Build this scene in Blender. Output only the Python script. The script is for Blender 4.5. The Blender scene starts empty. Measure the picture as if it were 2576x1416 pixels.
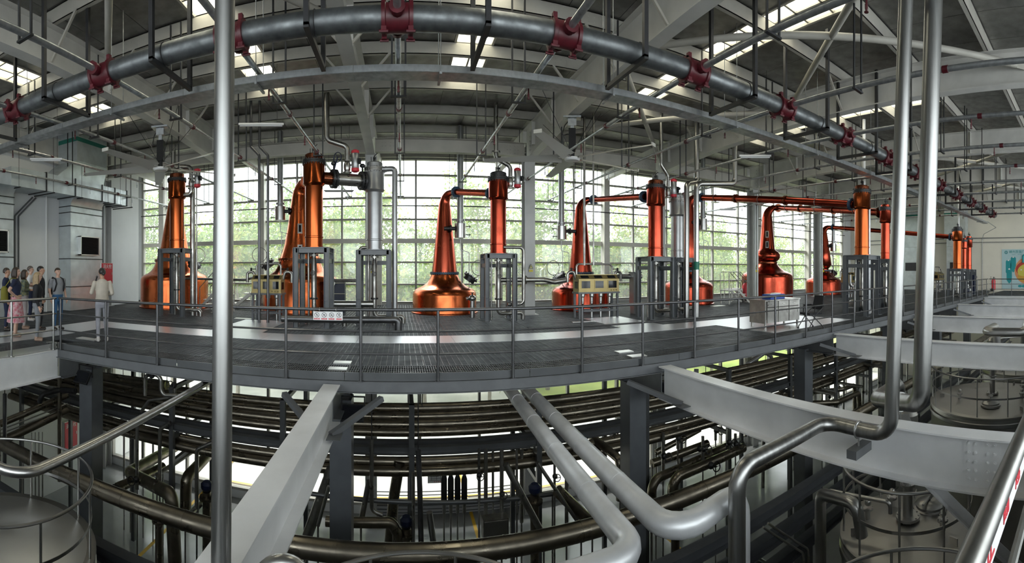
import bpy, math, random
from math import sin, cos, tan, pi, radians as R, hypot, atan2, sqrt
from mathutils import Vector, Matrix
random.seed(7)
scene = bpy.context.scene
COL = scene.collection

# ------------------------------------------------------------ camera, sky, exposure
ZC = 9.2                                    # eye height above the lower floor
FPX, CX, CY = 1102.45, 1010.85, 678.24      # the photograph is a cylindrical panorama, 2576 x 1416
cam = bpy.data.cameras.new('camera')
cam.type = 'PANO'
cam.panorama_type = 'CENTRAL_CYLINDRICAL'
cam.central_cylindrical_radius = 1.0
cam.central_cylindrical_range_u_min = (0 - CX) / FPX
cam.central_cylindrical_range_u_max = (2576 - CX) / FPX
cam.central_cylindrical_range_v_min = -(1416 - CY) / FPX
cam.central_cylindrical_range_v_max = CY / FPX
cam.clip_end = 400
camo = bpy.data.objects.new('camera', cam)
camo.location = (0, 0, ZC)
camo.rotation_euler = (pi / 2, 0, 0)
COL.objects.link(camo)
scene.camera = camo

world = bpy.data.worlds.new('hazy_sky')
scene.world = world
world.use_nodes = True
bg = world.node_tree.nodes['Background']
bg.inputs['Color'].default_value = (0.93, 0.975, 1.0, 1)
bg.inputs['Strength'].default_value = 2.6

sun_d = bpy.data.lights.new('sun', 'SUN')
sun_d.energy = 2.2
sun_d.angle = R(12)
sun_d.color = (1.0, 0.95, 0.86)
sun = bpy.data.objects.new('sun', sun_d)
sun.location = (0, 60, 60)
sun.rotation_euler = (R(-38), R(-14), 0)      # high sun behind the window wall, veiled by haze
COL.objects.link(sun)

scene.view_settings.view_transform = 'Standard'
scene.view_settings.look = 'None'
scene.view_settings.gamma = 1
scene.view_settings.use_curve_mapping = False
scene.view_settings.exposure = 1.15
scene.cycles.max_bounces = 8
scene.cycles.diffuse_bounces = 4
scene.cycles.glossy_bounces = 4
scene.cycles.transparent_max_bounces = 24
scene.cycles.transmission_bounces = 6
scene.cycles.sample_clamp_indirect = 6
scene.cycles.caustics_reflective = False
scene.cycles.caustics_refractive = False

def portal(x, y, z, sx, sy, rot):             # light portal in a real window opening
    d = bpy.data.lights.new('window_portal', 'AREA')
    d.shape = 'RECTANGLE'
    d.size, d.size_y = sx, sy
    d.cycles.is_portal = True
    o = bpy.data.objects.new('window_portal', d)
    o.location = (x, y, z)
    o.rotation_euler = rot
    COL.objects.link(o)

# ------------------------------------------------------------ pixel -> world (measuring aid)
_CX = [0, 150, 250, 400, 500, 600, 720, 910, 1000, 1110, 1285, 1455, 1615, 1742, 1857, 1950, 2090, 2200, 2275, 2361, 2420, 2486, 2576]
_CV = [6, 0, -2, -6, -9, -9.5, -9, -6, -4, -1, 3, 5, 8, 8, 6, 6, 5, 2, 0, -4, -8, -12, -14]
def corr(x):
    for i in range(len(_CX) - 1):
        if x <= _CX[i + 1]:
            t = (x - _CX[i]) / (_CX[i + 1] - _CX[i])
            return _CV[i] + t * (_CV[i + 1] - _CV[i])
    return _CV[-1]
def W(px, py, Y=None, r=None, z=None, X=None):
    """World point seen at photo pixel (px, py), given its depth Y, range r, height z above the floor, or X."""
    th = (px - CX) / FPX
    a = (py + corr(px) - CY) / FPX
    if Y is not None: r = Y / cos(th)
    elif X is not None: r = X / sin(th)
    elif z is not None: r = (ZC - z) / a
    return Vector((r * sin(th), r * cos(th), ZC - a * r))

# ------------------------------------------------------------ mesh helpers
class M:
    def __init__(s): s.v = []; s.f = []; s.mi = []
    def add(s, vs, fs, mi=0):
        b = len(s.v); s.v += [tuple(v) for v in vs]
        s.f += [[i + b for i in f] for f in fs]; s.mi += [mi] * len(fs); return s
    def box(s, cx, cy, cz, sx, sy, sz, rz=0, mi=0):
        c, n = cos(rz), sin(rz); vs = []
        for dz in (-.5, .5):
            for dx, dy in ((-.5, -.5), (.5, -.5), (.5, .5), (-.5, .5)):
                x, y = dx * sx, dy * sy
                vs.append((cx + x * c - y * n, cy + x * n + y * c, cz + dz * sz))
        return s.add(vs, [(3, 2, 1, 0), (4, 5, 6, 7), (0, 1, 5, 4), (1, 2, 6, 5), (2, 3, 7, 6), (3, 0, 4, 7)], mi)
    def span(s, x0, x1, y0, y1, z0, z1, mi=0):
        return s.box((x0 + x1) / 2, (y0 + y1) / 2, (z0 + z1) / 2, abs(x1 - x0), abs(y1 - y0), abs(z1 - z0), 0, mi)
    def bar(s, p, q, w, h, up=(0, 0, 1), mi=0):
        p, q = Vector(p), Vector(q); d = (q - p).normalized(); u = Vector(up)
        if abs(d.dot(u)) > .99: u = Vector((0, 1, 0))
        a = d.cross(u).normalized(); b = a.cross(d).normalized()
        vs = [c + a * (i * w / 2) + b * (j * h / 2) for c in (p, q) for i, j in ((-1, -1), (1, -1), (1, 1), (-1, 1))]
        return s.add(vs, [(0, 1, 2, 3), (7, 6, 5, 4), (0, 4, 5, 1), (1, 5, 6, 2), (2, 6, 7, 3), (3, 7, 4, 0)], mi)
    def ibeam(s, p, q, w, h, tf=.025, tw=.018, up=(0, 0, 1), mi=0):
        """I section; p, q on the axis of the beam, h along up"""
        p, q = Vector(p), Vector(q); d = (q - p).normalized(); u = Vector(up)
        if abs(d.dot(u)) > .99: u = Vector((0, 1, 0))
        a = d.cross(u).normalized(); b = a.cross(d).normalized()
        W2, H2, T = w / 2, h / 2, tw / 2
        pr = [(-W2, -H2), (W2, -H2), (W2, -H2 + tf), (T, -H2 + tf), (T, H2 - tf), (W2, H2 - tf), (W2, H2), (-W2, H2), (-W2, H2 - tf), (-T, H2 - tf), (-T, -H2 + tf), (-W2, -H2 + tf)]
        n = len(pr)
        vs = [c + a * x + b * y for c in (p, q) for x, y in pr]
        fs = [(i, (i + 1) % n, n + (i + 1) % n, n + i) for i in range(n)]
        for o in (0, n):
            fs += [tuple(o + k for k in t) for t in ((0, 1, 2, 11), (2, 3, 10, 11), (3, 4, 9, 10), (4, 5, 8, 9), (5, 6, 7, 8))]
        return s.add(vs, fs, mi)
    def channel(s, p, q, w, h, t=.01, up=(0, 0, 1), mi=0):
        """U channel, open upwards, p, q at the centre of its bottom"""
        p, q = Vector(p), Vector(q); d = (q - p).normalized(); u = Vector(up)
        a = d.cross(u).normalized(); b = a.cross(d).normalized()
        s.bar(p, q, w, t, up, mi)
        for k in (-1, 1):
            o = a * (k * (w / 2 - t / 2)) + b * (h / 2)
            s.bar(p + o, q + o, t, h, up, mi)
        return s
    def ring(s, c, d, r, seg):
        d = d.normalized(); u = Vector((0, 0, 1)) if abs(d.z) < .95 else Vector((0, 1, 0))
        a = d.cross(u).normalized(); b = a.cross(d).normalized()
        return [c + a * (r * cos(2 * pi * i / seg)) + b * (r * sin(2 * pi * i / seg)) for i in range(seg)]
    def tube(s, pts, r, seg=12, bend=0, closed=False, caps=True, mi=0, rs=None, bn=6):
        pts = [Vector(p) for p in pts]
        if bend: pts = fillet(pts, bend, bn)
        n = len(pts); b = len(s.v); up = None
        for i, p in enumerate(pts):
            if closed: d = pts[(i + 1) % n] - pts[i - 1]
            elif i == 0: d = pts[1] - p
            elif i == n - 1: d = p - pts[i - 1]
            else: d = (pts[i + 1] - p).normalized() + (p - pts[i - 1]).normalized()
            d.normalize()
            if up is None:
                up = Vector((0, 0, 1)) if abs(d.z) < .9 else Vector((0, 1, 0))
            a = d.cross(up)
            if a.length < 1e-4: a = d.cross(Vector((1, 0.3, 0)))
            a.normalize(); bb = a.cross(d).normalized(); up = bb
            rr = rs[i] if rs else r
            s.v += [tuple(p + a * (rr * cos(2 * pi * k / seg)) + bb * (rr * sin(2 * pi * k / seg))) for k in range(seg)]
        m = n if closed else n - 1
        for i in range(m):
            j = (i + 1) % n
            for k in range(seg):
                l = (k + 1) % seg
                s.f.append([b + i * seg + k, b + j * seg + k, b + j * seg + l, b + i * seg + l]); s.mi.append(mi)
        if caps and not closed:
            s.f.append([b + k for k in range(seg)]); s.mi.append(mi)
            s.f.append([b + (n - 1) * seg + k for k in range(seg - 1, -1, -1)]); s.mi.append(mi)
        return s
    def cyl(s, p, q, r, seg=12, mi=0): return s.tube([p, q], r, seg, mi=mi)
    def lathe(s, c, prof, seg=24, mi=0, ax=None):
        """prof: list of (radius, height); ax: optional axis direction"""
        c = Vector(c); b = len(s.v)
        if ax is None: A, B, D = Vector((1, 0, 0)), Vector((0, 1, 0)), Vector((0, 0, 1))
        else:
            D = Vector(ax).normalized(); u = Vector((0, 0, 1)) if abs(D.z) < .95 else Vector((0, 1, 0))
            A = u.cross(D).normalized(); B = D.cross(A)
        for r, h in prof:
            r = max(r, 1e-4)
            s.v += [tuple(c + A * (r * cos(2 * pi * k / seg)) + B * (r * sin(2 * pi * k / seg)) + D * h) for k in range(seg)]
        for i in range(len(prof) - 1):
            for k in range(seg):
                l = (k + 1) % seg
                s.f.append([b + i * seg + k, b + i * seg + l, b + (i + 1) * seg + l, b + (i + 1) * seg + k]); s.mi.append(mi)
        s.f.append([b + k for k in range(seg - 1, -1, -1)]); s.mi.append(mi)
        s.f.append([b + (len(prof) - 1) * seg + k for k in range(seg)]); s.mi.append(mi)
        return s
    def torus(s, c, rad, r, axis=(0, 0, 1), seg=32, ts=8, a0=0, a1=2 * pi, mi=0):
        c = Vector(c); D = Vector(axis).normalized(); u = Vector((0, 0, 1)) if abs(D.z) < .95 else Vector((0, 1, 0))
        A = u.cross(D).normalized(); B = D.cross(A)
        full = abs(a1 - a0) > 6.28
        n = seg if full else seg + 1
        pts = [c + A * (rad * cos(a0 + (a1 - a0) * i / seg)) + B * (rad * sin(a0 + (a1 - a0) * i / seg)) for i in range(n)]
        return s.tube(pts, r, ts, closed=full, mi=mi)
    def bolts(s, c, rad, n, r, h, axis=(0, 0, 1), seg=6, mi=0):
        c = Vector(c); D = Vector(axis).normalized(); u = Vector((0, 0, 1)) if abs(D.z) < .95 else Vector((0, 1, 0))
        A = u.cross(D).normalized(); B = D.cross(A)
        for i in range(n):
            p = c + A * (rad * cos(2 * pi * i / n)) + B * (rad * sin(2 * pi * i / n))
            s.cyl(p - D * h / 2, p + D * h / 2, r, seg, mi)
        return s
    def prism(s, pts, z0, z1, mi=0):
        n = len(pts)
        vs = [(x, y, z0) for x, y in pts] + [(x, y, z1) for x, y in pts]
        return s.add(vs, [tuple(range(n - 1, -1, -1)), tuple(range(n, 2 * n))] + [(i, (i + 1) % n, n + (i + 1) % n, n + i) for i in range(n)], mi)
    def sphere(s, c, rx, ry=None, rz=None, seg=12, rings=8, mi=0):
        ry = ry or rx; rz = rz or rx; c = Vector(c); b = len(s.v)
        for i in range(rings + 1):
            t = pi * i / rings - pi / 2
            for k in range(seg):
                a = 2 * pi * k / seg
                s.v.append((c.x + max(cos(t), 1e-4) * rx * cos(a), c.y + max(cos(t), 1e-4) * ry * sin(a), c.z + rz * sin(t)))
        for i in range(rings):
            for k in range(seg):
                l = (k + 1) % seg
                s.f.append([b + i * seg + k, b + i * seg + l, b + (i + 1) * seg + l, b + (i + 1) * seg + k]); s.mi.append(mi)
        return s

def fillet(pts, rad, n=6):
    out = [pts[0]]
    for i in range(1, len(pts) - 1):
        p, c, q = pts[i - 1], pts[i], pts[i + 1]
        a, b = (p - c), (q - c); la, lb = a.length, b.length
        if la < 1e-6 or lb < 1e-6: continue
        a.normalize(); b.normalize()
        ang = a.angle(b)
        if ang > pi - .02: out.append(c); continue
        t = min(rad / tan(ang / 2), la * .49, lb * .49)
        rr = t * tan(ang / 2)
        bis = (a + b).normalized(); o = c + bis * (rr / sin(ang / 2))
        s0, s1 = c + a * t - o, c + b * t - o
        om = s0.angle(s1)
        for k in range(n + 1):
            f = k / n
            out.append(o + (s0 * sin((1 - f) * om) + s1 * sin(f * om)) / sin(om))
    out.append(pts[-1])
    return out

def mesh(name, m, mats, angle=35):
    me = bpy.data.meshes.new(name)
    me.from_pydata(m.v, [], m.f)
    if not isinstance(mats, (list, tuple)): mats = [mats]
    for k in mats: me.materials.append(k)
    if len(mats) > 1: me.polygons.foreach_set('material_index', m.mi)
    if angle:
        me.polygons.foreach_set('use_smooth', [True] * len(m.f))
        me.set_sharp_from_angle(angle=R(angle))
    me.update()
    return me
def obj(name, m, mats, parent=None, local=False, angle=35):
    """link mesh builder m (world coordinates, or local to the parent) as one object"""
    me = m if isinstance(m, bpy.types.Mesh) else mesh(name, m, mats, angle)
    o = bpy.data.objects.new(name, me); COL.objects.link(o)
    if parent is not None:
        o.parent = parent
        if not local:
            inv = WM(parent).inverted(); o.matrix_basis = inv
    return o
def WM(o):
    m = o.matrix_basis.copy()
    return WM(o.parent) @ m if o.parent else m
def tag(o, label=None, cat=None, group=None, kind=None):
    if label: o['label'] = label
    if cat: o['category'] = cat
    if group: o['group'] = group
    if kind: o['kind'] = kind
    return o
def thing(name, label, cat, loc=(0, 0, 0), rz=0, group=None, kind=None):
    o = bpy.data.objects.new(name, None); COL.objects.link(o)
    o.empty_display_size = .2
    o.location = loc; o.rotation_euler = (0, 0, rz)
    o.matrix_basis = Matrix.Translation(Vector(loc)) @ Matrix.Rotation(rz, 4, 'Z')
    return tag(o, label, cat, group, kind)
def struct(name, m, mats, parent=None, label=None, cat=None, angle=35):
    o = obj(name, m, mats, parent, angle=angle)
    if parent is None: tag(o, label, cat, kind='structure')
    return o
def copy_tree(o, loc=None, rz=None, label=None, parent=None, scale=None):
    c = o.copy(); COL.objects.link(c)
    if parent is not None: c.parent = parent
    if loc is not None:
        c.matrix_basis = Matrix.Translation(Vector(loc)) @ Matrix.Rotation(rz or 0, 4, 'Z') @ Matrix.Scale(scale or 1, 4)
    if label: c['label'] = label
    for ch in KIDS(o): copy_tree(ch, parent=c)
    return c
def KIDS(o): return list(o.children)
ORD = ['first', 'second', 'third', 'fourth', 'fifth', 'sixth', 'seventh', 'eighth', 'ninth', 'tenth', 'eleventh', 'twelfth', 'thirteenth', 'fourteenth', 'fifteenth', 'sixteenth', 'seventeenth', 'eighteenth', 'nineteenth', 'twentieth']
ORD += ['twenty-' + o for o in ORD[:9]] + ['thirtieth', 'thirty-first', 'thirty-second']

# ------------------------------------------------------------ materials
def mat(name, col, rough=.5, metal=0, noise=0, nscale=6, bump=0, bscale=40, rvar=0, col2=None, stretch=None, spec=None, coat=0):
    m = bpy.data.materials.new(name); m.use_nodes = True
    nt = m.node_tree; b = nt.nodes['Principled BSDF']
    b.inputs['Base Color'].default_value = (*col, 1); b.inputs['Roughness'].default_value = rough; b.inputs['Metallic'].default_value = metal
    if spec is not None: b.inputs['Specular IOR Level'].default_value = spec
    if coat: b.inputs['Coat Weight'].default_value = coat; b.inputs['Coat Roughness'].default_value = .1
    if noise or bump or rvar or col2:
        tc = nt.nodes.new('ShaderNodeTexCoord'); mp = nt.nodes.new('ShaderNodeMapping')
        nt.links.new(tc.outputs['Object'], mp.inputs['Vector'])
        if stretch: mp.inputs['Scale'].default_value = stretch
    if noise or col2 or rvar:
        n = nt.nodes.new('ShaderNodeTexNoise'); n.inputs['Scale'].default_value = nscale; n.inputs['Detail'].default_value = 5
        nt.links.new(mp.outputs['Vector'], n.inputs['Vector'])
        if noise or col2:
            cr = nt.nodes.new('ShaderNodeMapRange'); cr.inputs['From Min'].default_value = .3; cr.inputs['From Max'].default_value = .7
            nt.links.new(n.outputs['Fac'], cr.inputs['Value'])
            mx = nt.nodes.new('ShaderNodeMix'); mx.data_type = 'RGBA'
            c2 = col2 or tuple(c * (1 - noise) for c in col); c1 = tuple(min(1, c * (1 + noise * .5)) for c in col) if not col2 else col
            mx.inputs['A'].default_value = (*c1, 1); mx.inputs['B'].default_value = (*c2, 1)
            nt.links.new(cr.outputs['Result'], mx.inputs['Factor']); nt.links.new(mx.outputs['Result'], b.inputs['Base Color'])
        if rvar:
            rr = nt.nodes.new('ShaderNodeMapRange'); rr.inputs['From Min'].default_value = .3; rr.inputs['From Max'].default_value = .7
            rr.inputs['To Min'].default_value = max(.02, rough - rvar); rr.inputs['To Max'].default_value = min(1, rough + rvar)
            nt.links.new(n.outputs['Fac'], rr.inputs['Value']); nt.links.new(rr.outputs['Result'], b.inputs['Roughness'])
    if bump:
        n2 = nt.nodes.new('ShaderNodeTexNoise'); n2.inputs['Scale'].default_value = bscale; n2.inputs['Detail'].default_value = 3
        bp = nt.nodes.new('ShaderNodeBump'); bp.inputs['Strength'].default_value = bump; bp.inputs['Distance'].default_value = .01
        nt.links.new(mp.outputs['Vector'], n2.inputs['Vector']); nt.links.new(n2.outputs['Fac'], bp.inputs['Height']); nt.links.new(bp.outputs['Normal'], b.inputs['Normal'])
    return m
white_paint = mat('white_steel_paint', (.66, .645, .61), .42, noise=.1, nscale=2.5, bump=.04)
beam_paint = mat('beam_paint', (.80, .805, .82), .35, noise=.12, nscale=1.7, bump=.05, bscale=30)
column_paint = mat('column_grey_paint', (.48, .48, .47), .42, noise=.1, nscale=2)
grey_paint = mat('grey_steel_paint', (.125, .13, .137), .38, noise=.15, nscale=4)
frame_paint = mat('frame_grey_paint', (.115, .123, .135), .35, noise=.12, nscale=4)
wall_white = mat('white_wall_plaster', (.78, .79, .80), .75, noise=.04, nscale=1.2)
roof_foil = mat('roof_foil', (.27, .265, .25), .42, metal=.7, noise=.25, nscale=3, bump=.25, bscale=16, rvar=.12)
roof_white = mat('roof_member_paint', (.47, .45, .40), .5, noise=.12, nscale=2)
steel = mat('brushed_stainless', (.47, .465, .455), .29, metal=1, noise=.06, nscale=5)
tank_skylit = mat('sky_lit_tank_steel', (.78, .78, .77), .34, metal=.85, noise=.04, nscale=2)  # tank steel with the sky's reflection put into a lighter colour
near_rail = mat('near_rail_steel', (.27, .265, .25), .32, metal=1, noise=.15, nscale=12)
warm_wall = mat('cream_wall_plaster', (.78, .745, .66), .75, noise=.04, nscale=1.2)
tank_steel = mat('satin_tank_steel', (.46, .45, .43), .38, metal=.9, noise=.05, nscale=2)
pole_steel = mat('drawn_stainless', (.31, .31, .305), .33, metal=1, noise=.3, nscale=16, stretch=(1, 1, .015))
steel_dull = mat('dull_stainless', (.36, .35, .33), .36, metal=1, noise=.3, nscale=4, rvar=.12)
cladding = mat('pipe_cladding', (.235, .208, .165), .34, metal=1, noise=.35, nscale=3, rvar=.12, bump=.12, bscale=9)
clad_white = mat('bright_pipe_cladding', (.66, .67, .69), .42, metal=.45, noise=.15, nscale=3, rvar=.1, bump=.1, bscale=12)
galv = mat('galvanised_steel', (.42, .44, .455), .40, metal=.85, noise=.25, nscale=9, rvar=.12)
galv_pipe = mat('galvanised_pipe', (.16, .17, .175), .45, metal=.8, noise=.35, nscale=6, rvar=.1)
duct = mat('galvanised_duct', (.58, .63, .65), .42, metal=.6, noise=.12, nscale=3, rvar=.08, bump=.03, bscale=4)
copper_con = mat('condenser_copper', (.36, .082, .024), .20, metal=1, noise=.25, nscale=3, rvar=.07, stretch=(1, 1, .2))
copper = mat('polished_copper', (.56, .135, .045), .24, metal=1, noise=.18, nscale=2.2, rvar=.07, bump=.04, bscale=5)
copper_dark = mat('tarnished_copper', (.20, .062, .030), .28, metal=1, noise=.3, nscale=4, rvar=.08)
copper_red = mat('red_copper', (.33, .052, .028), .22, metal=1, noise=.15, nscale=2.5, rvar=.07)
brass = mat('brass_case', (.34, .265, .11), .33, metal=.55, noise=.12, nscale=5)
blackm = mat('black_steel', (.022, .022, .024), .45, noise=.3, nscale=8)
dark_iron = mat('dark_iron', (.05, .05, .052), .42, metal=.6, noise=.3, nscale=9)
red_paint = mat('red_coupling_paint', (.085, .007, .013), .42, noise=.3, nscale=9)
red_sign = mat('red_sign_face', (.62, .035, .055), .5)
blue_flange = mat('blue_flange', (.035, .075, .13), .4, noise=.2)
navy = mat('navy_paint', (.008, .014, .045), .38)
blue_bin = mat('blue_plastic', (.01, .07, .42), .4)
green_band = mat('green_band', (.012, .16, .10), .5)
green_flex = mat('green_canvas', (.02, .17, .13), .7)
silver_col = mat('silver_paint', (.36, .365, .37), .33, metal=.7, noise=.1, nscale=5)
checker = None
glass_dark = mat('dark_glass', (.012, .013, .016), .08)
concrete = mat('pale_epoxy_floor', (.30, .31, .32), .13, noise=.15, nscale=.8, rvar=.05)
black_plastic = mat('black_plastic', (.012, .012, .013), .6, spec=.3)
white_plain = mat('white_enamel', (.8, .8, .8), .4)
rubber = mat('rubber', (.02, .02, .02), .7)
alu = mat('aluminium', (.62, .62, .60), .3, metal=.8)
yellow = mat('warning_yellow', (.75, .60, .02), .5)
yellow_line = mat('yellow_floor_paint', (.7, .42, .03), .5)

def checker_mat():
    m = bpy.data.materials.new('checker_plate'); m.use_nodes = True
    nt = m.node_tree; b = nt.nodes['Principled BSDF']
    b.inputs['Base Color'].default_value = (.68, .69, .73, 1); b.inputs['Metallic'].default_value = .75; b.inputs['Roughness'].default_value = .33
    tc = nt.nodes.new('ShaderNodeTexCoord')
    hs = []
    for ang, off in ((R(45), 0), (R(-45), .5)):
        mp = nt.nodes.new('ShaderNodeMapping'); mp.inputs['Rotation'].default_value = (0, 0, ang); mp.inputs['Scale'].default_value = (14, 34, 1)
        nt.links.new(tc.outputs['Object'], mp.inputs['Vector'])
        vo = nt.nodes.new('ShaderNodeTexVoronoi'); vo.inputs['Randomness'].default_value = 0; vo.inputs['Scale'].default_value = 1; vo.voronoi_dimensions = '2D'
        nt.links.new(mp.outputs['Vector'], vo.inputs['Vector'])
        lt = nt.nodes.new('ShaderNodeMath'); lt.operation = 'LESS_THAN'; lt.inputs[1].default_value = .34
        nt.links.new(vo.outputs['Distance'], lt.inputs[0]); hs.append(lt)
    ad = nt.nodes.new('ShaderNodeMath'); ad.operation = 'MAXIMUM'
    nt.links.new(hs[0].outputs[0], ad.inputs[0]); nt.links.new(hs[1].outputs[0], ad.inputs[1])
    bp = nt.nodes.new('ShaderNodeBump'); bp.inputs['Strength'].default_value = .5; bp.inputs['Distance'].default_value = .004
    nt.links.new(ad.outputs[0], bp.inputs['Height']); nt.links.new(bp.outputs['Normal'], b.inputs['Normal'])
    return m
checker = checker_mat()
def glass_mat(name, tint, refl):
    m = bpy.data.materials.new(name); m.use_nodes = True; nt = m.node_tree
    for n in list(nt.nodes): nt.nodes.remove(n)
    out = nt.nodes.new('ShaderNodeOutputMaterial'); mx = nt.nodes.new('ShaderNodeMixShader'); t = nt.nodes.new('ShaderNodeBsdfTransparent'); g = nt.nodes.new('ShaderNodeBsdfGlossy')
    t.inputs['Color'].default_value = (*tint, 1); g.inputs['Roughness'].default_value = .02; mx.inputs[0].default_value = refl
    nt.links.new(t.outputs[0], mx.inputs[1]); nt.links.new(g.outputs[0], mx.inputs[2]); nt.links.new(mx.outputs[0], out.inputs[0])
    return m
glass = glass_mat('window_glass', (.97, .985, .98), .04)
def dusty_haze(m, k):                               # film of dust whose white veil also imitates outdoor haze and glare
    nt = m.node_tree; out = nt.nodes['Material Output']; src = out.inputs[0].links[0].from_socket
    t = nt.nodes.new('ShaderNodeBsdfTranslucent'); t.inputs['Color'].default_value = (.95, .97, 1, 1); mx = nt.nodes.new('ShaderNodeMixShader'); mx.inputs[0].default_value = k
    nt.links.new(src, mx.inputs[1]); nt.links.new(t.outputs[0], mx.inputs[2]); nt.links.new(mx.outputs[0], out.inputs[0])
dusty_haze(glass, .05)
def skylight_mat():
    m = bpy.data.materials.new('skylight_sheet'); m.use_nodes = True; nt = m.node_tree
    for n in list(nt.nodes): nt.nodes.remove(n)
    out = nt.nodes.new('ShaderNodeOutputMaterial'); mx = nt.nodes.new('ShaderNodeMixShader'); t = nt.nodes.new('ShaderNodeBsdfTransparent'); g = nt.nodes.new('ShaderNodeBsdfTranslucent')
    t.inputs['Color'].default_value = (.9, .88, .8, 1); g.inputs['Color'].default_value = (.9, .86, .74, 1); mx.inputs[0].default_value = .55
    nt.links.new(t.outputs[0], mx.inputs[1]); nt.links.new(g.outputs[0], mx.inputs[2]); nt.links.new(mx.outputs[0], out.inputs[0])
    return m
skylight_sheet = skylight_mat()

# ------------------------------------------------------------ large structure
DECK = ZC - 1.70
FL = ZC - 1.79                   # top of the edge beam's flange
YF, YW = 7.0, 21.3               # front edge of the platform, window wall
XL, XR = -16.6, 35.0
YB = -9.0
ROOF = ZC + 5.72
XK = [-1.12 + 5.87 * k for k in range(-2, 6)]      # column lines
BAY = 5.87

m = M().span(XL - .3, XR + .3, YB - .3, 16.75, -.3, 0)
fl = struct('floor', m, concrete)
# yellow walkway lines on the lower floor
m = M()
for x in (-8.0, 2.55, 8.5): m.span(x, x + .12, 9, 20, .0, .004)
m.span(-8, 8.5, 17.6, 17.72, 0, .004)
obj('floor_line', m, yellow_line, fl)

# walls: left and right solid, with the window wall in front and a glazed wall behind the camera
XS = -12.95                       # inner face of the left wall, up to where it steps back at the glazing
m = M().span(XS - .3, XS, YB, 18.9, 0, ROOF + .3).span(XL, XS - .3, 18.6, 18.9, 0, ROOF + .3).span(XL - .3, XL, 18.6, YW + .3, 0, ROOF + .3)
wl = struct('wall_left', m, wall_white)
m = M().span(XR, XR + .3, YB, YW + .3, 0, ROOF + .3)
wr = struct('wall_right', m, warm_wall)
WX0, WX1 = -14.35, 33.6           # glazing extent
WT = ZC + 5.45
YL = 16.45                        # the lower glazing stands back under the platform
m = M()
m.span(XL, WX0, YW, YW + .3, 0, ROOF + .3)
m.span(WX1, XR, YW, YW + .3, 0, ROOF + .3)
m.span(WX0, WX1, YW, YW + .3, WT, ROOF + .3)
m.span(XL, XR, YW - .1, YW + .3, DECK - .5, DECK + .05)
m.span(XL, XR, YL, YL + .3, DECK - 2.15, DECK - .15)
m.span(XL, XR, YL, YL + .3, 0, .35)
m.span(XL, WX0, YL, YL + .3, 0, DECK - .15)
m.span(WX1, XR, YL, YL + .3, 0, DECK - .15)
m.span(XL, XR, YL, YW, DECK - .2, DECK - .15)
wf = struct('wall_front', m, wall_white)
m = M()
m.span(XL, XR, YB - .3, YB, 0, DECK + .1)
m.span(XL, XR, YB - .3, YB, WT, ROOF + .3)
for k in range(9): m.span(XL + k * 6.2, XL + k * 6.2 + .4, YB - .3, YB, DECK + .1, WT)
wb = struct('wall_back', m, wall_white)
m = M()
for k in range(9):
    x0, x1 = XL + k * 6.2 + .4, min(XL + (k + 1) * 6.2, XR)
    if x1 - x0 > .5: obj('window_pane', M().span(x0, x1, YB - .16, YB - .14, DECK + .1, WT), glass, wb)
# louvres at the foot of the lower glazing
lv = M()
for i in range(7): lv.bar((-1.0, YL - .05, .1 + i * .13), (4.6, YL - .05, .1 + i * .13), .10, .02, up=(0, .6, .8))
obj('louvre', lv, frame_paint, wf)['kind'] = 'stuff'

# --- windows: one per bay, upper and lower; mullions, transoms and panes are parts
win_paint = mat('window_frame_paint', (.70, .67, .60), .45, noise=.06)
sash_backlit = mat('window_sash_backlit', (.40, .385, .35), .45, noise=.06)  # frame paint darkened, the backlit shade put into its colour
pane_cache = {}
def pane(par, x0, x1, z0, z1):
    key = (round(x1 - x0, 2), round(z1 - z0, 2))
    if key not in pane_cache:
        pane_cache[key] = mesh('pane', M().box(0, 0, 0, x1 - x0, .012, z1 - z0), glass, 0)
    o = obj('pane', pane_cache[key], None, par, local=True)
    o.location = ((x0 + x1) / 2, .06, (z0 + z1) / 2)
nwin = 0
bounds = [WX0] + [x for x in XK if x > WX0 + .5] + [WX1]
if bounds[-1] - bounds[-2] > 6: pass
def window(x0, x1, z0, z1, rows, thick_at=None, cols=None, y=YW):
    global nwin
    nwin += 1
    w = thing('window_%d' % nwin, None, None, ((x0 + x1) / 2, y, z0), kind='structure')
    L, H = x1 - x0, z1 - z0
    h = L / 2
    m = M().span(-h, -h + .14, -.05, .17, 0, H).span(h - .14, h, -.05, .17, 0, H).span(-h, h, -.05, .17, H - .12, H).span(-h, h, -.05, .17, 0, .1)
    obj('window_frame', m, sash_backlit, w, local=True)
    if cols is None: cols = [-1.13, 1.13] if L > 4 else ([0] if L > 2.2 else [])
    for c in cols: obj('mullion', M().span(c - .045, c + .045, -.03, .15, .1, H - .12), sash_backlit, w, local=True)
    xs = [-h + .14] + [c for c in cols] + [h - .14]
    zs = [.1] + [r - z0 for r in rows] + [H - .12]
    for r in rows:
        t = .11 if thick_at and abs(r - thick_at) < .05 else .04
        obj('transom', M().span(-h + .14, h - .14, -.04, .16, r - z0 - t, r - z0 + t), win_paint if t > .1 else sash_backlit, w, local=True)
    for i in range(len(xs) - 1):
        for j in range(len(zs) - 1): pane(w, xs[i], xs[i + 1], zs[j], zs[j + 1])
    return w
for a, b in zip(bounds[:-1], bounds[1:]):
    window(a, b, DECK + .05, WT, [ZC - .72, ZC + .36, ZC + 1.40, ZC + 2.45, ZC + 3.5, ZC + 4.6], ZC + 1.40)
for a, b in zip(bounds[:-1], bounds[1:]):
    window(a, b, .35, DECK - 2.15, [1.5, 3.4], y=YL)
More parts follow.
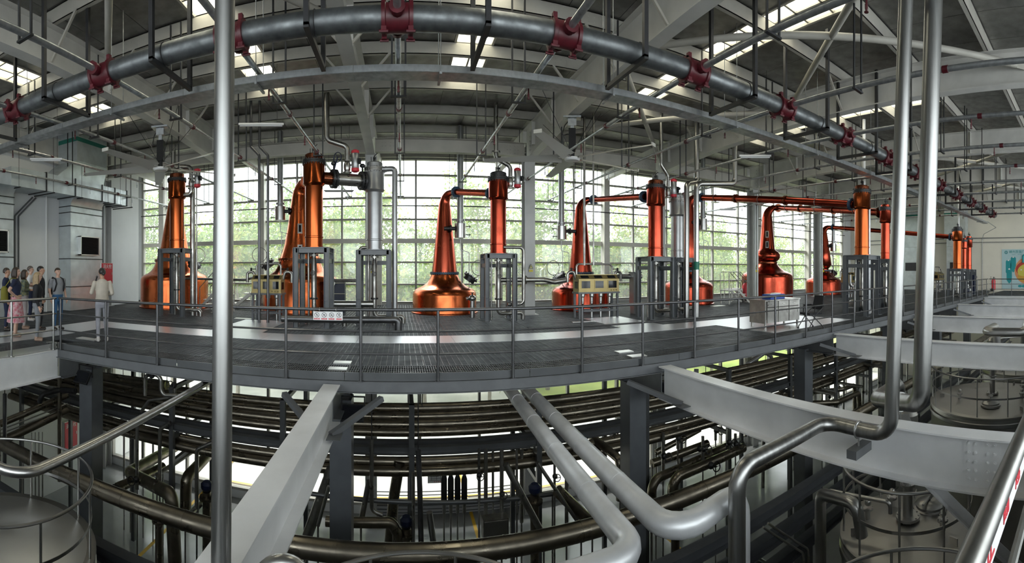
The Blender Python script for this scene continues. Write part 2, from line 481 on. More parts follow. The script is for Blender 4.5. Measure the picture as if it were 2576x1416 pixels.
portal((WX0 + WX1) / 2, YW + .4, (DECK + WT) / 2, WX1 - WX0, WT - DECK, (R(-90), 0, 0))
portal((WX0 + WX1) / 2, YL + .4, (.35 + DECK - 2.15) / 2, WX1 - WX0, DECK - 2.5, (R(-90), 0, 0))
portal((XL + XR) / 2, YB - .4, (DECK + .1 + WT) / 2, XR - XL, WT - DECK, (R(90), 0, 0))
# thin posts of the glazing, one on every column line
for x in XK:
    if x < WX0: continue
    m = M().span(x - .16, x + .16, YW - .32, YW - .06, DECK, ROOF)
    struct('glazing_column', m, win_paint, label='slender cream window post, %s from the left' % ORD[XK.index(x)], cat='column')

# --- roof: panels between rafters, translucent skylight strips in the middle of every bay
SKW = .5
cl = thing('ceiling', None, None, (0, 0, ROOF), kind='structure')
yspl = [YB, -4.0, .5, 4.7, 8.9, 13.1, 17.3, YW + .1]
pcache = {}
def roof_panel(x0, x1, y0, y1):
    key = (round(x1 - x0, 2), round(y1 - y0, 2))
    if key not in pcache:
        pcache[key] = mesh('ceiling_panel', M().box(0, 0, .04, x1 - x0 - .012, y1 - y0 - .012, .08), roof_foil, 0)
    o = obj('ceiling_panel', pcache[key], None, cl, local=True); o.location = ((x0 + x1) / 2, (y0 + y1) / 2, 0)
obj('roof_deck', M().span(XL, XR, YB, YB + .1, .09, .12), grey_paint, cl, local=True)
bx = [XL] + XK + [XR]
rd = M()
for a, b in zip(bx[:-1], bx[1:]):
    c = (a + b) / 2; sk = (b - a) > 5
    xs = [a, a + (c - SKW - a) / 2, c - SKW, c + SKW, c + SKW + (b - c - SKW) / 2, b] if sk else [a, (a + b) / 2, b]
    for i in range(len(xs) - 1):
        if sk and i == 2:
            rd.span(xs[i], xs[i + 1], YB, 4.7, .1, .14).span(xs[i], xs[i + 1], 13.1, YW + .3, .1, .14)
        else:
            rd.span(xs[i], xs[i + 1], YB, YW + .3, .1, .14)
        for y0, y1 in zip(yspl[:-1], yspl[1:]):
            if sk and i == 2 and 4.6 < y0 < 13:
                sh = thing('skylight', None, None, (c, (y0 + y1) / 2, ROOF + .05)); sh.parent = cl; sh.matrix_basis = Matrix.Translation((c, (y0 + y1) / 2, .05))
                obj('skylight_pane', M().box(0, 0, 0, 2 * SKW - .04, y1 - y0 - .04, .02), skylight_sheet, sh, local=True, angle=0)
                fr = M()
                for s in (-1, 1): fr.box(s * (SKW - .03), 0, -.03, .06, y1 - y0, .1); fr.box(0, s * (y1 - y0) / 2, -.03, 2 * SKW, .06, .1)
                [fr.box(0, t, -.02, 2 * SKW, .05, .06) for t in (-1.4, -.7, 0, .7, 1.4)]; fr.box(0, 0, -.02, .05, y1 - y0, .06)
                obj('skylight_frame', fr, roof_white, sh, local=True)
            else:
                roof_panel(xs[i], xs[i + 1], y0, y1)
    if sk: portal(c, 8.9, ROOF + .3, 2 * SKW, 8.4, (0, 0, 0))
obj('roof_deck', rd, grey_paint, cl, local=True)

# purlins (channels) across the rafters
for i, y in enumerate([-6.0, -3.8, -1.7, .4, 2.5, 4.6, 6.7, 8.8, 10.9, 13.0, 15.1, 17.2, 19.3, 20.9]):
    m = M()
    m.span(XL, XR, y - .008, y + .008, ROOF - .34, ROOF - .02)
    m.span(XL, XR, y - .008, y + .10, ROOF - .34, ROOF - .325)
    m.span(XL, XR, y - .008, y + .10, ROOF - .035, ROOF - .02)
    if y > 8:
        for x in XK:
            for dx in (-.75, -.6, -.45, .45, .6, .75):
                for dz in (.13, .24): m.cyl((x + dx, y - .012, ROOF - dz), (x + dx, y - .006, ROOF - dz), .018, 6)
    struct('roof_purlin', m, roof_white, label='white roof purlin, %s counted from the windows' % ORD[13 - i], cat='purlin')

# rafters: white I beams with a deeper haunch at the column
def rafter(x):
    m = M()
    pts = [(-8.9, 4.62), (7, 4.50), (12.2, 4.40), (16.2, 4.14)]
    top = 5.36
    for (y0, z0), (y1, z1) in zip(pts[:-1], pts[1:]):
        z0 += ZC; z1 += ZC; t = top + ZC
        m.add([(x - .009, y0, z0), (x - .009, y1, z1), (x - .009, y1, t), (x - .009, y0, t), (x + .009, y0, z0), (x + .009, y1, z1), (x + .009, y1, t), (x + .009, y0, t)],
              [(0, 1, 2, 3), (7, 6, 5, 4), (0, 4, 5, 1), (3, 2, 6, 7)])
        m.bar((x, y0, z0 - .0125), (x, y1, z1 - .0125), .30, .025)
    m.bar((x, -8.9, top + ZC), (x, 16.3, top + ZC), .30, .025)
    m.bar((x, 16.3, top - .2 + ZC), (x, YW - .3, top - .3 + ZC), .25, .45)
    for y in (4.6, 8.8, 13.0, 15.1):
        m.box(x, y, ZC + 4.95, .28, .012, .86)
    return m
for x in XK:
    r = struct('roof_beam', rafter(x), white_paint, label='deep white roof rafter, %s from the left' % ORD[XK.index(x)], cat='rafter')
    b = M()
    for i in range(2):
        for j in range(6):
            for s in (-1, 1): b.cyl((x + s * .01, 15.55 + i * .17, ZC + 4.30 + j * .17), (x + s * .035, 15.55 + i * .17, ZC + 4.30 + j * .17), .03, 6)
    obj('bolt', b, white_paint, r)['kind'] = 'stuff'
    # fly braces from rafter bottom to the purlins
    for y in (6.7, 8.8, 10.9, 13.0):
        zb = ZC + 4.55
        f = M()
        for s in (-1, 1): f.bar((x + s * .1, y, zb), (x + s * .85, y, ROOF - .3), .05, .05)
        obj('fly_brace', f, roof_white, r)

# tie beam on the column row
def tie(a, b):
    m = M().ibeam((a + .15, 16.0, ZC + 4.53), (b - .15, 16.0, ZC + 4.53), .26, .50, .02, .014)
    for x, s in ((a + .4, 1), (b - .4, -1)):
        for i in range(4):
            for j in range(3): m.cyl((x + s * (i % 2) * .12 + s * (i // 2) * .3, 15.975, ZC + 4.4 + j * .13), (x + s * (i % 2) * .12 + s * (i // 2) * .3, 15.995, ZC + 4.4 + j * .13), .03, 6)
    return m
for i, (a, b) in enumerate(zip(XK[:-1], XK[1:])): struct('tie_beam', tie(a, b), roof_white, label='bolted tie beam above the windows between columns, %s from the left' % ORD[i], cat='beam')
struct('tie_beam', tie(XK[-1], XR - .1), roof_white, label='tie beam running into the far end wall', cat='beam')
# columns on the line of the tie beam, deck to rafter and floor to deck
for k, x in enumerate(XK):
    m = M().ibeam((x, 16.0, 0), (x, 16.0, ZC + 4.2), .40, .46, .025, .018, up=(0, 1, 0))
    m.box(x, 16, DECK + .012, .62, .66, .024)
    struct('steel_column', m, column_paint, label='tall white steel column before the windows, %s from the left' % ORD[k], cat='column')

# ------------------------------------------------------------ raised platform
deck = thing('floor_platform', None, None, (0, 7, DECK), kind='structure')
XG0, XG1 = -7.0, 29.45            # inner edges of the side galleries
YG = .26                          # front edge of the gallery the photographer stands on
def grate(nx, ny, sx, sy, along_x, bar_sp, rod_sp):
    m = M()
    if along_x:
        n = int(sy / bar_sp)
        for i in range(n + 1): m.box(0, -sy / 2 + .004 + i * (sy - .008) / n, -.017, sx, .006, .034)
        n = int(sx / rod_sp)
        for i in range(n + 1): m.box(-sx / 2 + .006 + i * (sx - .012) / n, 0, -.0025, .009, sy, .009)
    else:
        n = int(sx / bar_sp)
        for i in range(n + 1): m.box(-sx / 2 + .005 + i * (sx - .01) / n, 0, -.017, .007, sy, .034)
        n = int(sy / rod_sp)
        for i in range(n + 1): m.box(0, -sy / 2 + .006 + i * (sy - .012) / n, -.004, sx, .009, .009)
    for s in (-1, 1):
        m.box(s * (sx / 2 - .003), 0, -.017, .006, sy, .036); m.box(0, s * (sy / 2 - .003), -.017, sx, .006, .036)
    return m
grating_m = mat('grating_steel', (.13, .137, .142), .42, metal=.6, noise=.3, nscale=2.5, rvar=.1)
gcache = {}
def grating(x0, x1, y0, y1, along_x=True, bs=.04, rs=.11):
    key = (round(x1 - x0, 2), round(y1 - y0, 2), along_x)
    if key not in gcache: gcache[key] = mesh('grating_panel', grate(0, 0, x1 - x0 - .012, y1 - y0 - .012, along_x, bs, rs), grating_m, 0)
    o = obj('grating_panel', gcache[key], None, deck, local=True)
    o.location = ((x0 + x1) / 2, (y0 + y1) / 2 - 7, 0)
CHECK = [(-9.4, -8.0, -8.9, 11.2), (-8.0, 12.8, 10.1, 11.2), (8.8, 12.8, 7.75, 10.1), (-5.2, -3.7, 11.2, 14.0), (6.1, 7.6, 11.2, 14.0)]
def plate(x0, x1, y0, y1):
    nx = max(1, round((x1 - x0) / 2.2)); ny = max(1, round((y1 - y0) / 2.4))
    for i in range(nx):
        for j in range(ny):
            a, b = x0 + (x1 - x0) * i / nx, x0 + (x1 - x0) * (i + 1) / nx
            c, d = y0 + (y1 - y0) * j / ny, y0 + (y1 - y0) * (j + 1) / ny
            obj('checker_plate', M().span(a + .003, b - .003, c + .003, d - .003, DECK - .02, DECK + .006), checker, deck, angle=0)
for c in CHECK: plate(*c)
# gratings laid in runs so that they meet the chequer plates
def run(x0, x1, y0, y1, lx, **k):
    n = max(1, round((x1 - x0) / lx)); w = (x1 - x0) / n
    for i in range(n): grating(x0 + i * w, x0 + (i + 1) * w, y0, y1, **k)
run(XG0 + .02, XG1, 7.08, 7.75, 2.94, along_x=False)
for y0, y1 in ((7.75, 8.9), (8.9, 10.1)):
    run(-8.0, 8.8, y0, y1, 2.9); run(12.8, 35.0, y0, y1, 2.9)
run(12.8, 35.0, 10.1, 11.2, 2.9)
for y0, y1 in ((11.2, 12.6), (12.6, 14.0)):
    run(-12.9, -5.2, y0, y1, 2.6); run(-3.7, 6.1, y0, y1, 2.5); run(7.6, 35.0, y0, y1, 2.9)
for y0 in (14.0, 15.2, 16.4, 17.6, 18.8, 20.0): run(-12.9, 35.0, y0, y0 + 1.2, 2.9)
for y0 in (.0, 1.4, 2.8, 4.2, 5.6, 7.0, 8.4, 9.8): run(-12.9, -9.4, y0, y0 + 1.4, 3.5)
for j in range(3): grating(-8.0, -7.62, 7.75 - 2.3 * (j + 1) + .1, 7.75 - 2.3 * j, along_x=True)
for j in range(3): grating(-7.62, -7.06, 7.08 - 2.3 * (j + 1), 7.08 - 2.3 * j, along_x=True, rs=.05)
for j in range(3): run(XG1 + .05, 35.0, 7.0 - 2.3 * (j + 1), 7.0 - 2.3 * j, 2.7)
# little bright cover plates over pipe openings
for px, py, w, d in ((862, 917, .32, .2), (850, 933, .32, .2), (1570, 876, .34, .22), (1602, 886, .34, .22), (410, 783, .9, .14), (222, 853, .6, .25), (1806, 762, .7, .3), (1468, 803, .8, .12), (612, 810, .6, .2)):
    p = W(px, py, z=DECK + .02)
    obj('cover_plate', M().box(p.x, p.y, DECK + .011, w, d, .022), alu, deck)
# edge channel and kick plates
obj('edge_beam', M().span(XG0 - .1, XG1 + .1, 6.95, 7.10, FL - .012, FL).span(XG0 - .1, XG1 + .1, 7.0, 7.02, FL - .185, FL).span(XG0 - .1, XG1 + .1, 6.95, 7.10, FL - .185, FL - .173), grey_paint, deck)
obj('edge_beam', M().span(XG0 - .1, XG0 + .05, -8.9, 7, FL - .012, FL).span(XG0 - .02, XG0, -8.9, 7, FL - .6, FL).span(XG0 - .15, XG0 + .1, -8.9, 7, FL - .62, FL - .6), beam_paint, deck)
obj('edge_beam', M().span(XG1 - .05, XG1 + .1, -8.9, 7, FL - .012, FL).span(XG1, XG1 + .02, -8.9, 7, FL - .6, FL).span(XG1 - .1, XG1 + .15, -8.9, 7, FL - .62, FL - .6), beam_paint, deck)
kick = mat('kick_plate_paint', (.11, .115, .12), .33, metal=.4, noise=.2, nscale=2)
for i in range(12):
    a = XG0 + i * 3.04; b = min(a + 3.03, XG1)
    obj('kick_plate', M().span(a, b, 7.03, 7.037, FL, FL + .13), kick, deck)
for i in range(5): obj('kick_plate', M().span(XG0 - .045, XG0 - .038, 7.0 - (i + 1) * 3.1, 7.0 - i * 3.1 - .01, FL, FL + .13), alu, deck)
for i in range(5): obj('kick_plate', M().span(XG1 + .038, XG1 + .045, 7.0 - (i + 1) * 3.1, 7.0 - i * 3.1 - .01, FL, FL + .13), kick, deck)
# joists under the gratings
j = M()
for i in range(12): j.ibeam((XL + .1, 8.2 + i * 1.15, DECK - .12), (XR - .1, 8.2 + i * 1.15, DECK - .12), .12, .16, .012, .01)
obj('joist', j, grey_paint, deck)['kind'] = 'stuff'
for x in XK: 
    if x > XG0 - .1 and x < XG1: obj('girder', M().ibeam((x, 7.05, FL - .38), (x, YW - .1, FL - .38), .26, .56, .02, .014), grey_paint, deck)
for x in XK[:1] + [XL + .3]: obj('girder', M().ibeam((x, -8.9, FL - .38), (x, YW - .1, FL - .38), .26, .56, .02, .014), grey_paint, deck)

# --- guardrails
rail_m = mat('rail_dull_steel', (.13, .13, .135), .33, metal=.8, noise=.3, nscale=3)
rail_b = mat('rail_bright_steel', (.50, .50, .49), .27, metal=1, noise=.15, nscale=3)
ZR, ZM1, ZM2 = ZC - .64, ZC - .985, ZC - 1.347
def guard(name, label, posts, a, b, m, r=.027):
    g = thing(name, label, 'railing', ((a[0] + b[0]) / 2, (a[1] + b[1]) / 2, FL))
    a, b = Vector(a), Vector(b)
    obj('handrail', M().cyl((a.x, a.y, ZR), (b.x, b.y, ZR), r, 12), m, g)
    for z in (ZM1, ZM2): obj('mid_rail', M().cyl((a.x, a.y, z), (b.x, b.y, z), .017, 8), m, g)
    for p in posts:
        o = M().cyl((p[0], p[1], FL), (p[0], p[1], ZR), .025, 10).box(p[0], p[1], FL + .006, .09, .09, .012)
        obj('post', o, m, g)
    return g
guard('guardrail', 'long grey tube guardrail along the platform edge in front of the copper stills',
      [(1.2327 * k + .577, 6.975) for k in range(-5, 24)] + [(-6.88, 6.975)], (-6.93, 6.975), (29.4, 6.975), rail_m)
guard('guardrail', 'bright stainless guardrail beside the visitors at the corner of the platform',
      [(-6.985, 6.85 - 1.2 * i) for i in range(10)], (-6.985, 6.93), (-6.985, -8.5), rail_b)
guard('guardrail', 'short guardrail in front of the wall poster at the far end',
      [(29.48, 6.6 - 1.25 * i) for i in range(8)], (29.48, 6.92), (29.48, -3), rail_m)
# near gallery where the photographer stands
ng = thing('floor_gallery', None, None, (0, -4, DECK), kind='structure')
obj('slab', M().span(XG0, XG1, YB, YG - .1, DECK - .1, DECK), concrete, ng)
obj('edge_beam', M().ibeam((XG0, YG - .12, DECK - .42), (XG1, YG - .12, DECK - .42), .25, .6), beam_paint, ng)
g = guard('guardrail', 'nearest guardrail of thick brushed tube with a red lettered strip on it',
      [(.9 - 1.6 * i, YG) for i in range(4)] + [(4.1, YG), (5.7, YG), (7.3, YG), (2.5, YG)], (-5.5, YG), (8.5, YG), near_rail, r=.032)
st = M().span(.75, 1.75, YG + .005, YG + .012, ZC - .80, ZC - .70)
lab = obj('warning_strip', st, white_plain, g)
def text(body, size, mat_, parent, mtx, ext=.002, align='CENTER', name='lettering', sx=1):
    c = bpy.data.curves.new(name, 'FONT'); c.body = body; c.size = size; c.extrude = ext; c.align_x = align; c.align_y = 'CENTER'; c.resolution_u = 2
    o = bpy.data.objects.new(name, c); COL.objects.link(o)
    dg = bpy.context.evaluated_depsgraph_get(); me = bpy.data.meshes.new_from_object(o.evaluated_get(dg)); bpy.data.objects.remove(o)
    me.materials.clear(); me.materials.append(mat_)
    o = bpy.data.objects.new(name, me); COL.objects.link(o)
    if parent is not None:
        o.parent = parent; o.matrix_basis = WM(parent).inverted() @ mtx @ Matrix.Diagonal((sx, 1, 1, 1))
    return o
def face(p, n=(0, -1, 0), up=(0, 0, 1)):
    """matrix that puts flat lettering at p, readable from the side n points to"""
    z = Vector(n).normalized(); y = Vector(up); x = y.cross(z).normalized(); y = z.cross(x)
    m = Matrix((x, y, z)).transposed().to_4x4(); m.translation = Vector(p); return m
for k in range(4): text('禁止翻越'[k], .085, red_sign, lab, face((.92 + .22 * k, YG + .004, ZC - .75)), sx=1.2)

# --- white floor beams that cross the void, one on every column line
NAMES = ['crossing the void at the left below the foreground pole', 'nearest on the right, carrying the bent stainless pipes', 'second from the right, behind the pair of tall stainless pipes', 'third from the near right, beyond the second tank', 'fourth from the near right, seen end on', 'last before the far poster wall']
for i, x in enumerate([k for k in XK if -2 < k < 29]):
    b = tag(struct('floor_beam', M().ibeam((x, 6.95, FL - .36), (x, YG, FL - .36), .27, .62, .022, .014), beam_paint), 'white steel I-beam ' + NAMES[i], 'beam')
    m = M()
    for u in range(4):
        for v in range(5):
            xx = 1.35 - .08 * u - (.06 if u > 1 else 0)
            for s in (-1, 1):
                m.lathe((x + s * .0071, xx, FL - .56 + .1 * v), [(.026, 0), (.026, .006), (.019, .007), (.019, .022), (.01, .023), (.01, .032)], 6, ax=(s, 0, 0))
    obj('bolt', m, beam_paint, b)['kind'] = 'stuff'
    obj('splice_plate', M().box(x - .009, 1.2, FL - .36, .006, .42, .5).box(x + .009, 1.2, FL - .36, .006, .42, .5), beam_paint, b)
    for s in (-1, 1):
        br = M().bar((x + s * .10, 6.25, FL - .60), (x + s * .80, 6.97, FL - .26), .09, .08).box(x + s * .16, 6.2, FL - .6, .2, .3, .012)
        obj('knee_brace', br, grey_paint, b)
    if i == 1:
        br = M().bar((x + .02, 1.95, FL - .66), (x + .62, .80, FL - 2.05), .17, .014).bar((x + .05, 1.95, FL - .62), (x + .65, .80, FL - 2.01), .014, .15)
        obj('knee_brace', br, beam_paint, b)
# lower columns that carry the platform
for x in [k for k in XK if -8 < k < 29]:
    m = M().ibeam((x, 8.15, 0), (x, 8.15, FL - .6), .40, .42, .024, .016, up=(0, 1, 0)).box(x, 8.15, .015, .6, .6, .03)
    for s in (-1, 1): m.box(x + s * .197, 8.15, (FL - .6) / 2, .006, .38, FL - .6)
    struct('lower_column', m, frame_paint, label='grey steel column under the platform edge, %s from the left' % ORD[[k for k in XK if -8 < k < 29].index(x)], cat='column')
# floodlights hung under the platform beside the columns
for x, y, n in ((-6.7, 7.6, 'by the left corner column'), (-.85, 7.6, 'by the column below the left floor beam'), (5.05, 7.6, 'by the column below the nearest right floor beam'), (10.95, 7.6, 'by the column left of the tall pipes'), (16.8, 7.6, 'behind the tall stainless pipes')):
    f = thing('floodlight', 'black flat floodlight under the platform ' + n, 'floodlight', (x, y, FL - .55), group='floodlights under the platform')
    mt = Matrix.Rotation(R(-35), 4, 'X')
    def lp(m): m.v = [tuple(mt @ Vector(v)) for v in m.v]; return m
    obj('housing', lp(M().box(0, 0, -.16, .40, .05, .30).box(0, .04, -.16, .3, .04, .2)), black_plastic, f, local=True)
    obj('lens', lp(M().box(0, -.028, -.16, .35, .008, .25)), glass_dark, f, local=True)
    obj('bracket', M().bar((-.2, .02, -.13), (-.2, .02, .12), .02, .03).bar((.2, .02, -.13), (.2, .02, .12), .02, .03).bar((-.21, .02, .12), (.21, .02, .12), .03, .02).bar((0, .02, .12), (-.12, .36, .14), .03, .03), black_plastic, f, local=True)

# ------------------------------------------------------------ services under the roof
PY, PZ = 5.9, ZC + 3.38
TEES = [-.06 + 2.35 * k for k in range(-5, 12)]
sp = thing('sprinkler_main', 'thick galvanised sprinkler main with red couplings arching across the top', 'pipe', (6.8, PY, PZ))
obj('pipe', M().cyl((-12.9, PY, PZ), (26.6, PY, PZ), .165, 24), galv_pipe, sp)
for x in TEES:
    m = M()
    m.lathe((x - .21, PY, PZ), [(.172, 0), (.215, 0), (.215, .05), (.19, .06), (.19, .36), (.215, .37), (.215, .42), (.172, .42)], 20, ax=(1, 0, 0))
    for s in (-1, 1):
        for t in (-1, 1): m.box(x + s * .18, PY + t * .1, PZ - .2, .07, .07, .07); m.cyl((x + s * .18 - .06, PY + t * .12, PZ - .23), (x + s * .18 + .06, PY + t * .12, PZ - .23), .02, 6)
        m.box(x + s * .18, PY - .1, PZ + .2, .06, .07, .08)
        m.lathe((x, PY + s * .16, PZ), [(.085, 0), (.085, .09), (.105, .09), (.105, .15), (.06, .15)], 12, ax=(0, s, 0))
    obj('coupling', m, red_paint, sp)
# branches: galvanised pipe on every tee, with drop sprinklers and stirrup hangers
for i, x in enumerate(TEES):
    b = thing('sprinkler_branch', 'thin galvanised sprinkler branch pipe, %s from the left where they leave the main' % ORD[i], 'pipe', (x, 12, PZ), group='sprinkler branches off the main')
    obj('pipe', M().cyl((x, -8.5, PZ), (x, PY - .25, PZ), .052, 12).cyl((x, PY + .25, PZ), (x, 9.2, PZ), .048, 12).cyl((x, 9.2, PZ), (x, {11: 13.8, 13: 14.2}.get(i, 20.2), PZ), .036, 10), galv, b)
    YE = {11: 13.8, 13: 14.2}.get(i, 20.2)
    for y in [q for q in (-3, 2.4, 9.2, 12.3, 15.6) if q < YE]: obj('joint', M().lathe((x, y - .05, PZ), [(.045, 0), (.062, 0), (.062, .1), (.045, .1)], 10, ax=(0, 1, 0)), red_paint, b)
    for y in [q for q in (-1.2, 2.6, 7.7, 10.7, 13.7, 16.7, 19.4) if q < YE]:
        h = M().cyl((x, y, PZ - .04), (x, y, PZ - .17), .014, 8).lathe((x, y, PZ - .26), [(.028, 0), (.028, .01), (.012, .02), (.02, .05), (.02, .1)], 8)
        obj('sprinkler', h, red_paint if y < 12 else galv, b)
    for y in [q for q in (4.1, 8.4, 12.5, 16.4, 19.8) if q < YE]:
        z1 = ROOF - .3
        h = M()
        for s in (-1, 1): h.box(x + s * .13, y, (PZ - .06 + z1) / 2, .036 if y < 13 else .02, .025, z1 - PZ + .06)
        h.box(x, y, PZ - .065, .31, .06, .03)
        obj('hanger', h, blackm, b)
# frames that carry the main
for k, x in enumerate([-.06 + 2.35 * (k + .5) for k in range(-5, 11)]):
    h = thing('pipe_hanger', 'black steel U-frame under the sprinkler main, %s from the left' % ORD[k], 'bracket', (x, PY, PZ - .21), group='black frames under the sprinkler main')
    z0, z1 = PZ - .2, ROOF - .3
    obj('post', M().box(x, PY - .32, (z0 + z1) / 2, .07, .07, z1 - z0), blackm, h)
    obj('post', M().box(x, PY + .92, (z0 + z1) / 2, .07, .07, z1 - z0), blackm, h)
    obj('crossbar', M().box(x, PY + .3, z0 - .0, .07, 1.31, .07), blackm, h)
    obj('clamp', M().torus((x + .06, PY, PZ), .172, .008, (1, 0, 0), 20, 6, 0, 2 * pi), dark_iron, h)
# cable tray
tr = thing('cable_tray', 'galvanised U-shaped cable tray below the sprinkler main', 'cable tray', (8, 7.17, ZC + 3.17))
for i in range(14):
    a = -12.9 + i * 3.03; b = min(a + 3.025, 29.4)
    obj('tray_length', M().channel((a, 7.17, ZC + 3.17), (b, 7.17, ZC + 3.17), .34, .115, .008), galv, tr)
    h = M()
    for s in (-1, 1): h.cyl((a + 1.4, 7.17 + s * .2, ZC + 3.12), (a + 1.4, 7.17 + s * .2, ROOF - .3), .008, 6)
    h.bar((a + 1.4, 6.94, ZC + 3.135), (a + 1.4, 7.40, ZC + 3.135), .04, .04)
    obj('hanger', h, galv, tr)
obj('conduit', M().tube([(29.3, 7.2, ZC + 3.2), (29.7, 7.1, ZC + 3.35), (32.5, 7.1, ZC + 3.2), (34.7, 8.6, ZC + 2.9), (34.95, 8.8, ZC + 2.5), (34.95, 8.8, DECK)], .025, 8, bend=.2), galv, tr)

# round bracing tubes in the roof plane
def tube_thing(p, q, lab):
    z = ZC + 4.93
    p = Vector((p[0], p[1], z)); q = Vector((q[0], q[1], z)); d = (q - p).normalized()
    m = M().cyl(p + d * .35, q - d * .35, .078, 14)
    for c, s in ((p, 1), (q, -1)): m.bar(c + d * s * .02, c + d * s * .45, .012, .14)
    tag(struct('roof_brace', m, roof_white), lab, 'brace')
Kx = {k: -1.12 + BAY * k for k in range(-2, 6)}
for k, n in ((-1, 'left of the foreground pole'), (1, 'right of the centre fan'), (3, 'high on the right'), (4, 'at the far right end')):
    for (y0, y1), w in (((1.5, 8.8), 'near the camera'), ((8.8, 16), 'towards the windows')):
        if (k, y0) in ((-1, 8.8), (3, 8.8), (4, 8.8)): continue
        tube_thing((Kx[k], y0), (Kx[k + 1], y1), 'white round roof brace running away to the right, ' + n + ', ' + w)
        tube_thing((Kx[k], y1), (Kx[k + 1], y0), 'white round roof brace running away to the left, ' + n + ', ' + w)

fan_paint = mat('fan_blade_paint', (.55, .54, .50), .4)
# big slow ceiling fans
def fan(x, y, zh, rot, lab):
    f = thing('ceiling_fan', lab, 'fan', (x, y, zh), rot)
    zt = ZC + 4.40 - zh
    obj('mount', M().box(0, 0, zt - .06, .5, .3, .05).box(0, 0, zt / 2 + .3, .10, .10, zt - .65).box(0, .0, zt - .2, .24, .16, .2), galv, f, local=True)
    obj('motor', M().box(0, -.03, .55, .20, .22, .62).lathe((.0, -.16, .62), [(.1, 0), (.1, .06), (.05, .08)], 14, ax=(0, -1, 0)).lathe((0, -.15, .4), [(.07, 0), (.07, .05)], 12, ax=(0, -1, 0)).cyl((0, 0, .05), (0, 0, .3), .07, 14), black_plastic, f, local=True)
    obj('hub', M().lathe((0, 0, -.05), [(.02, -.02), (.2, -.01), (.23, .03), (.23, .07), (.1, .1)], 20), white_plain, f, local=True)
    for i in range(5):
        a = 2 * pi * i / 5
        m = M()
        n = 8; vs = []
        for j in range(n + 1):
            r = .3 + 2.25 * j / n; w = .38 - .17 * j / n; tw = R(22 - 12 * j / n)
            for s, e in ((-1, -.012), (-.2, .022), (1, 0.0), (-.2, -.006)):
                yy, zz = s * w / 2, e + .02
                vs.append((r, yy * cos(tw) - zz * sin(tw), yy * sin(tw) + zz * cos(tw)))
        fs = []
        for j in range(n):
            for k in range(4): fs.append((4 * j + k, 4 * j + (k + 1) % 4, 4 * j + 4 + (k + 1) % 4, 4 * j + 4 + k))
        fs += [(3, 2, 1, 0), tuple(4 * n + k for k in range(4))]
        m.add(vs, fs)
        m.box(2.56, 0, .03, .03, .2, .09)
        m.v = [(v[0] * cos(a) - v[1] * sin(a), v[0] * sin(a) + v[1] * cos(a), v[2]) for v in m.v]
        bl = obj('blade', m, fan_paint, f, local=True)
        h = M().box(.27, 0, .02, .24, .09, .03); h.v = [(v[0] * cos(a) - v[1] * sin(a), v[0] * sin(a) + v[1] * cos(a), v[2]) for v in h.v]
        obj('blade_holder', h, steel_dull, bl, local=True)
    for i in range(4):
        a = pi / 4 + pi / 2 * i
        obj('stay_wire', M().cyl((.1 * cos(a), .1 * sin(a), .25), (1.3 * cos(a), 1.9 * sin(a), zt + (.2 if i % 2 else .55)), .008, 6), dark_iron, f, local=True)
    obj('cable', M().tube([(0, -.05, zt), (.22, -.1, zt - .25), (.3, -.12, zt - .55), (.12, -.12, .75), (.05, -.1, .7)], .016, 8, bend=.15), rubber, f, local=True)
    return f
fan(-7.0, 11.4, ZC + 3.08, R(195.7), 'large five-bladed ceiling fan above the left still and air duct')
fan(4.75, 11.6, ZC + 3.17, R(157.7), 'large five-bladed ceiling fan above the centre of the hall')

# batten lamps on rods
for i, (p, q, r, n) in enumerate((((75, 397), (156, 385), 13, 'over the air duct at the left'), ((600, 322), (714, 303), 12, 'just right of the foreground pole under the roof'), ((815, 487), (890, 484), 17, 'between the tall copper and silver columns'), ((1198, 477), (1236, 472), 17.5, 'above the copper arm of the middle still'), ((1537, 492), (1600, 494), 19.6, 'above the arm of the still right of centre'), ((1860, 386), (1940, 408), 12.6, 'under the roof right of centre'), ((1810, 519), (1853, 526), 20, 'in front of the glazing right of centre'))):
    a, b = W(*p, r=r), W(*q, r=r); b.z = a.z
    f = thing('batten_light', 'unlit white batten lamp hung ' + n, 'lamp', (a + b) / 2, group='hanging batten lamps')
    obj('body', M().bar(a, b, .07, .05), white_plain, f)
    d = (b - a).normalized()
    obj('tube', M().cyl(a + d * .04 - Vector((0, 0, .045)), b - d * .04 - Vector((0, 0, .045)), .02, 8), white_plain, f)
    for t in (.15, .85):
        c = a.lerp(b, t); obj('rod', M().cyl((c.x, c.y, c.z), (c.x, c.y, ROOF - .004), .006, 6), dark_iron, f)

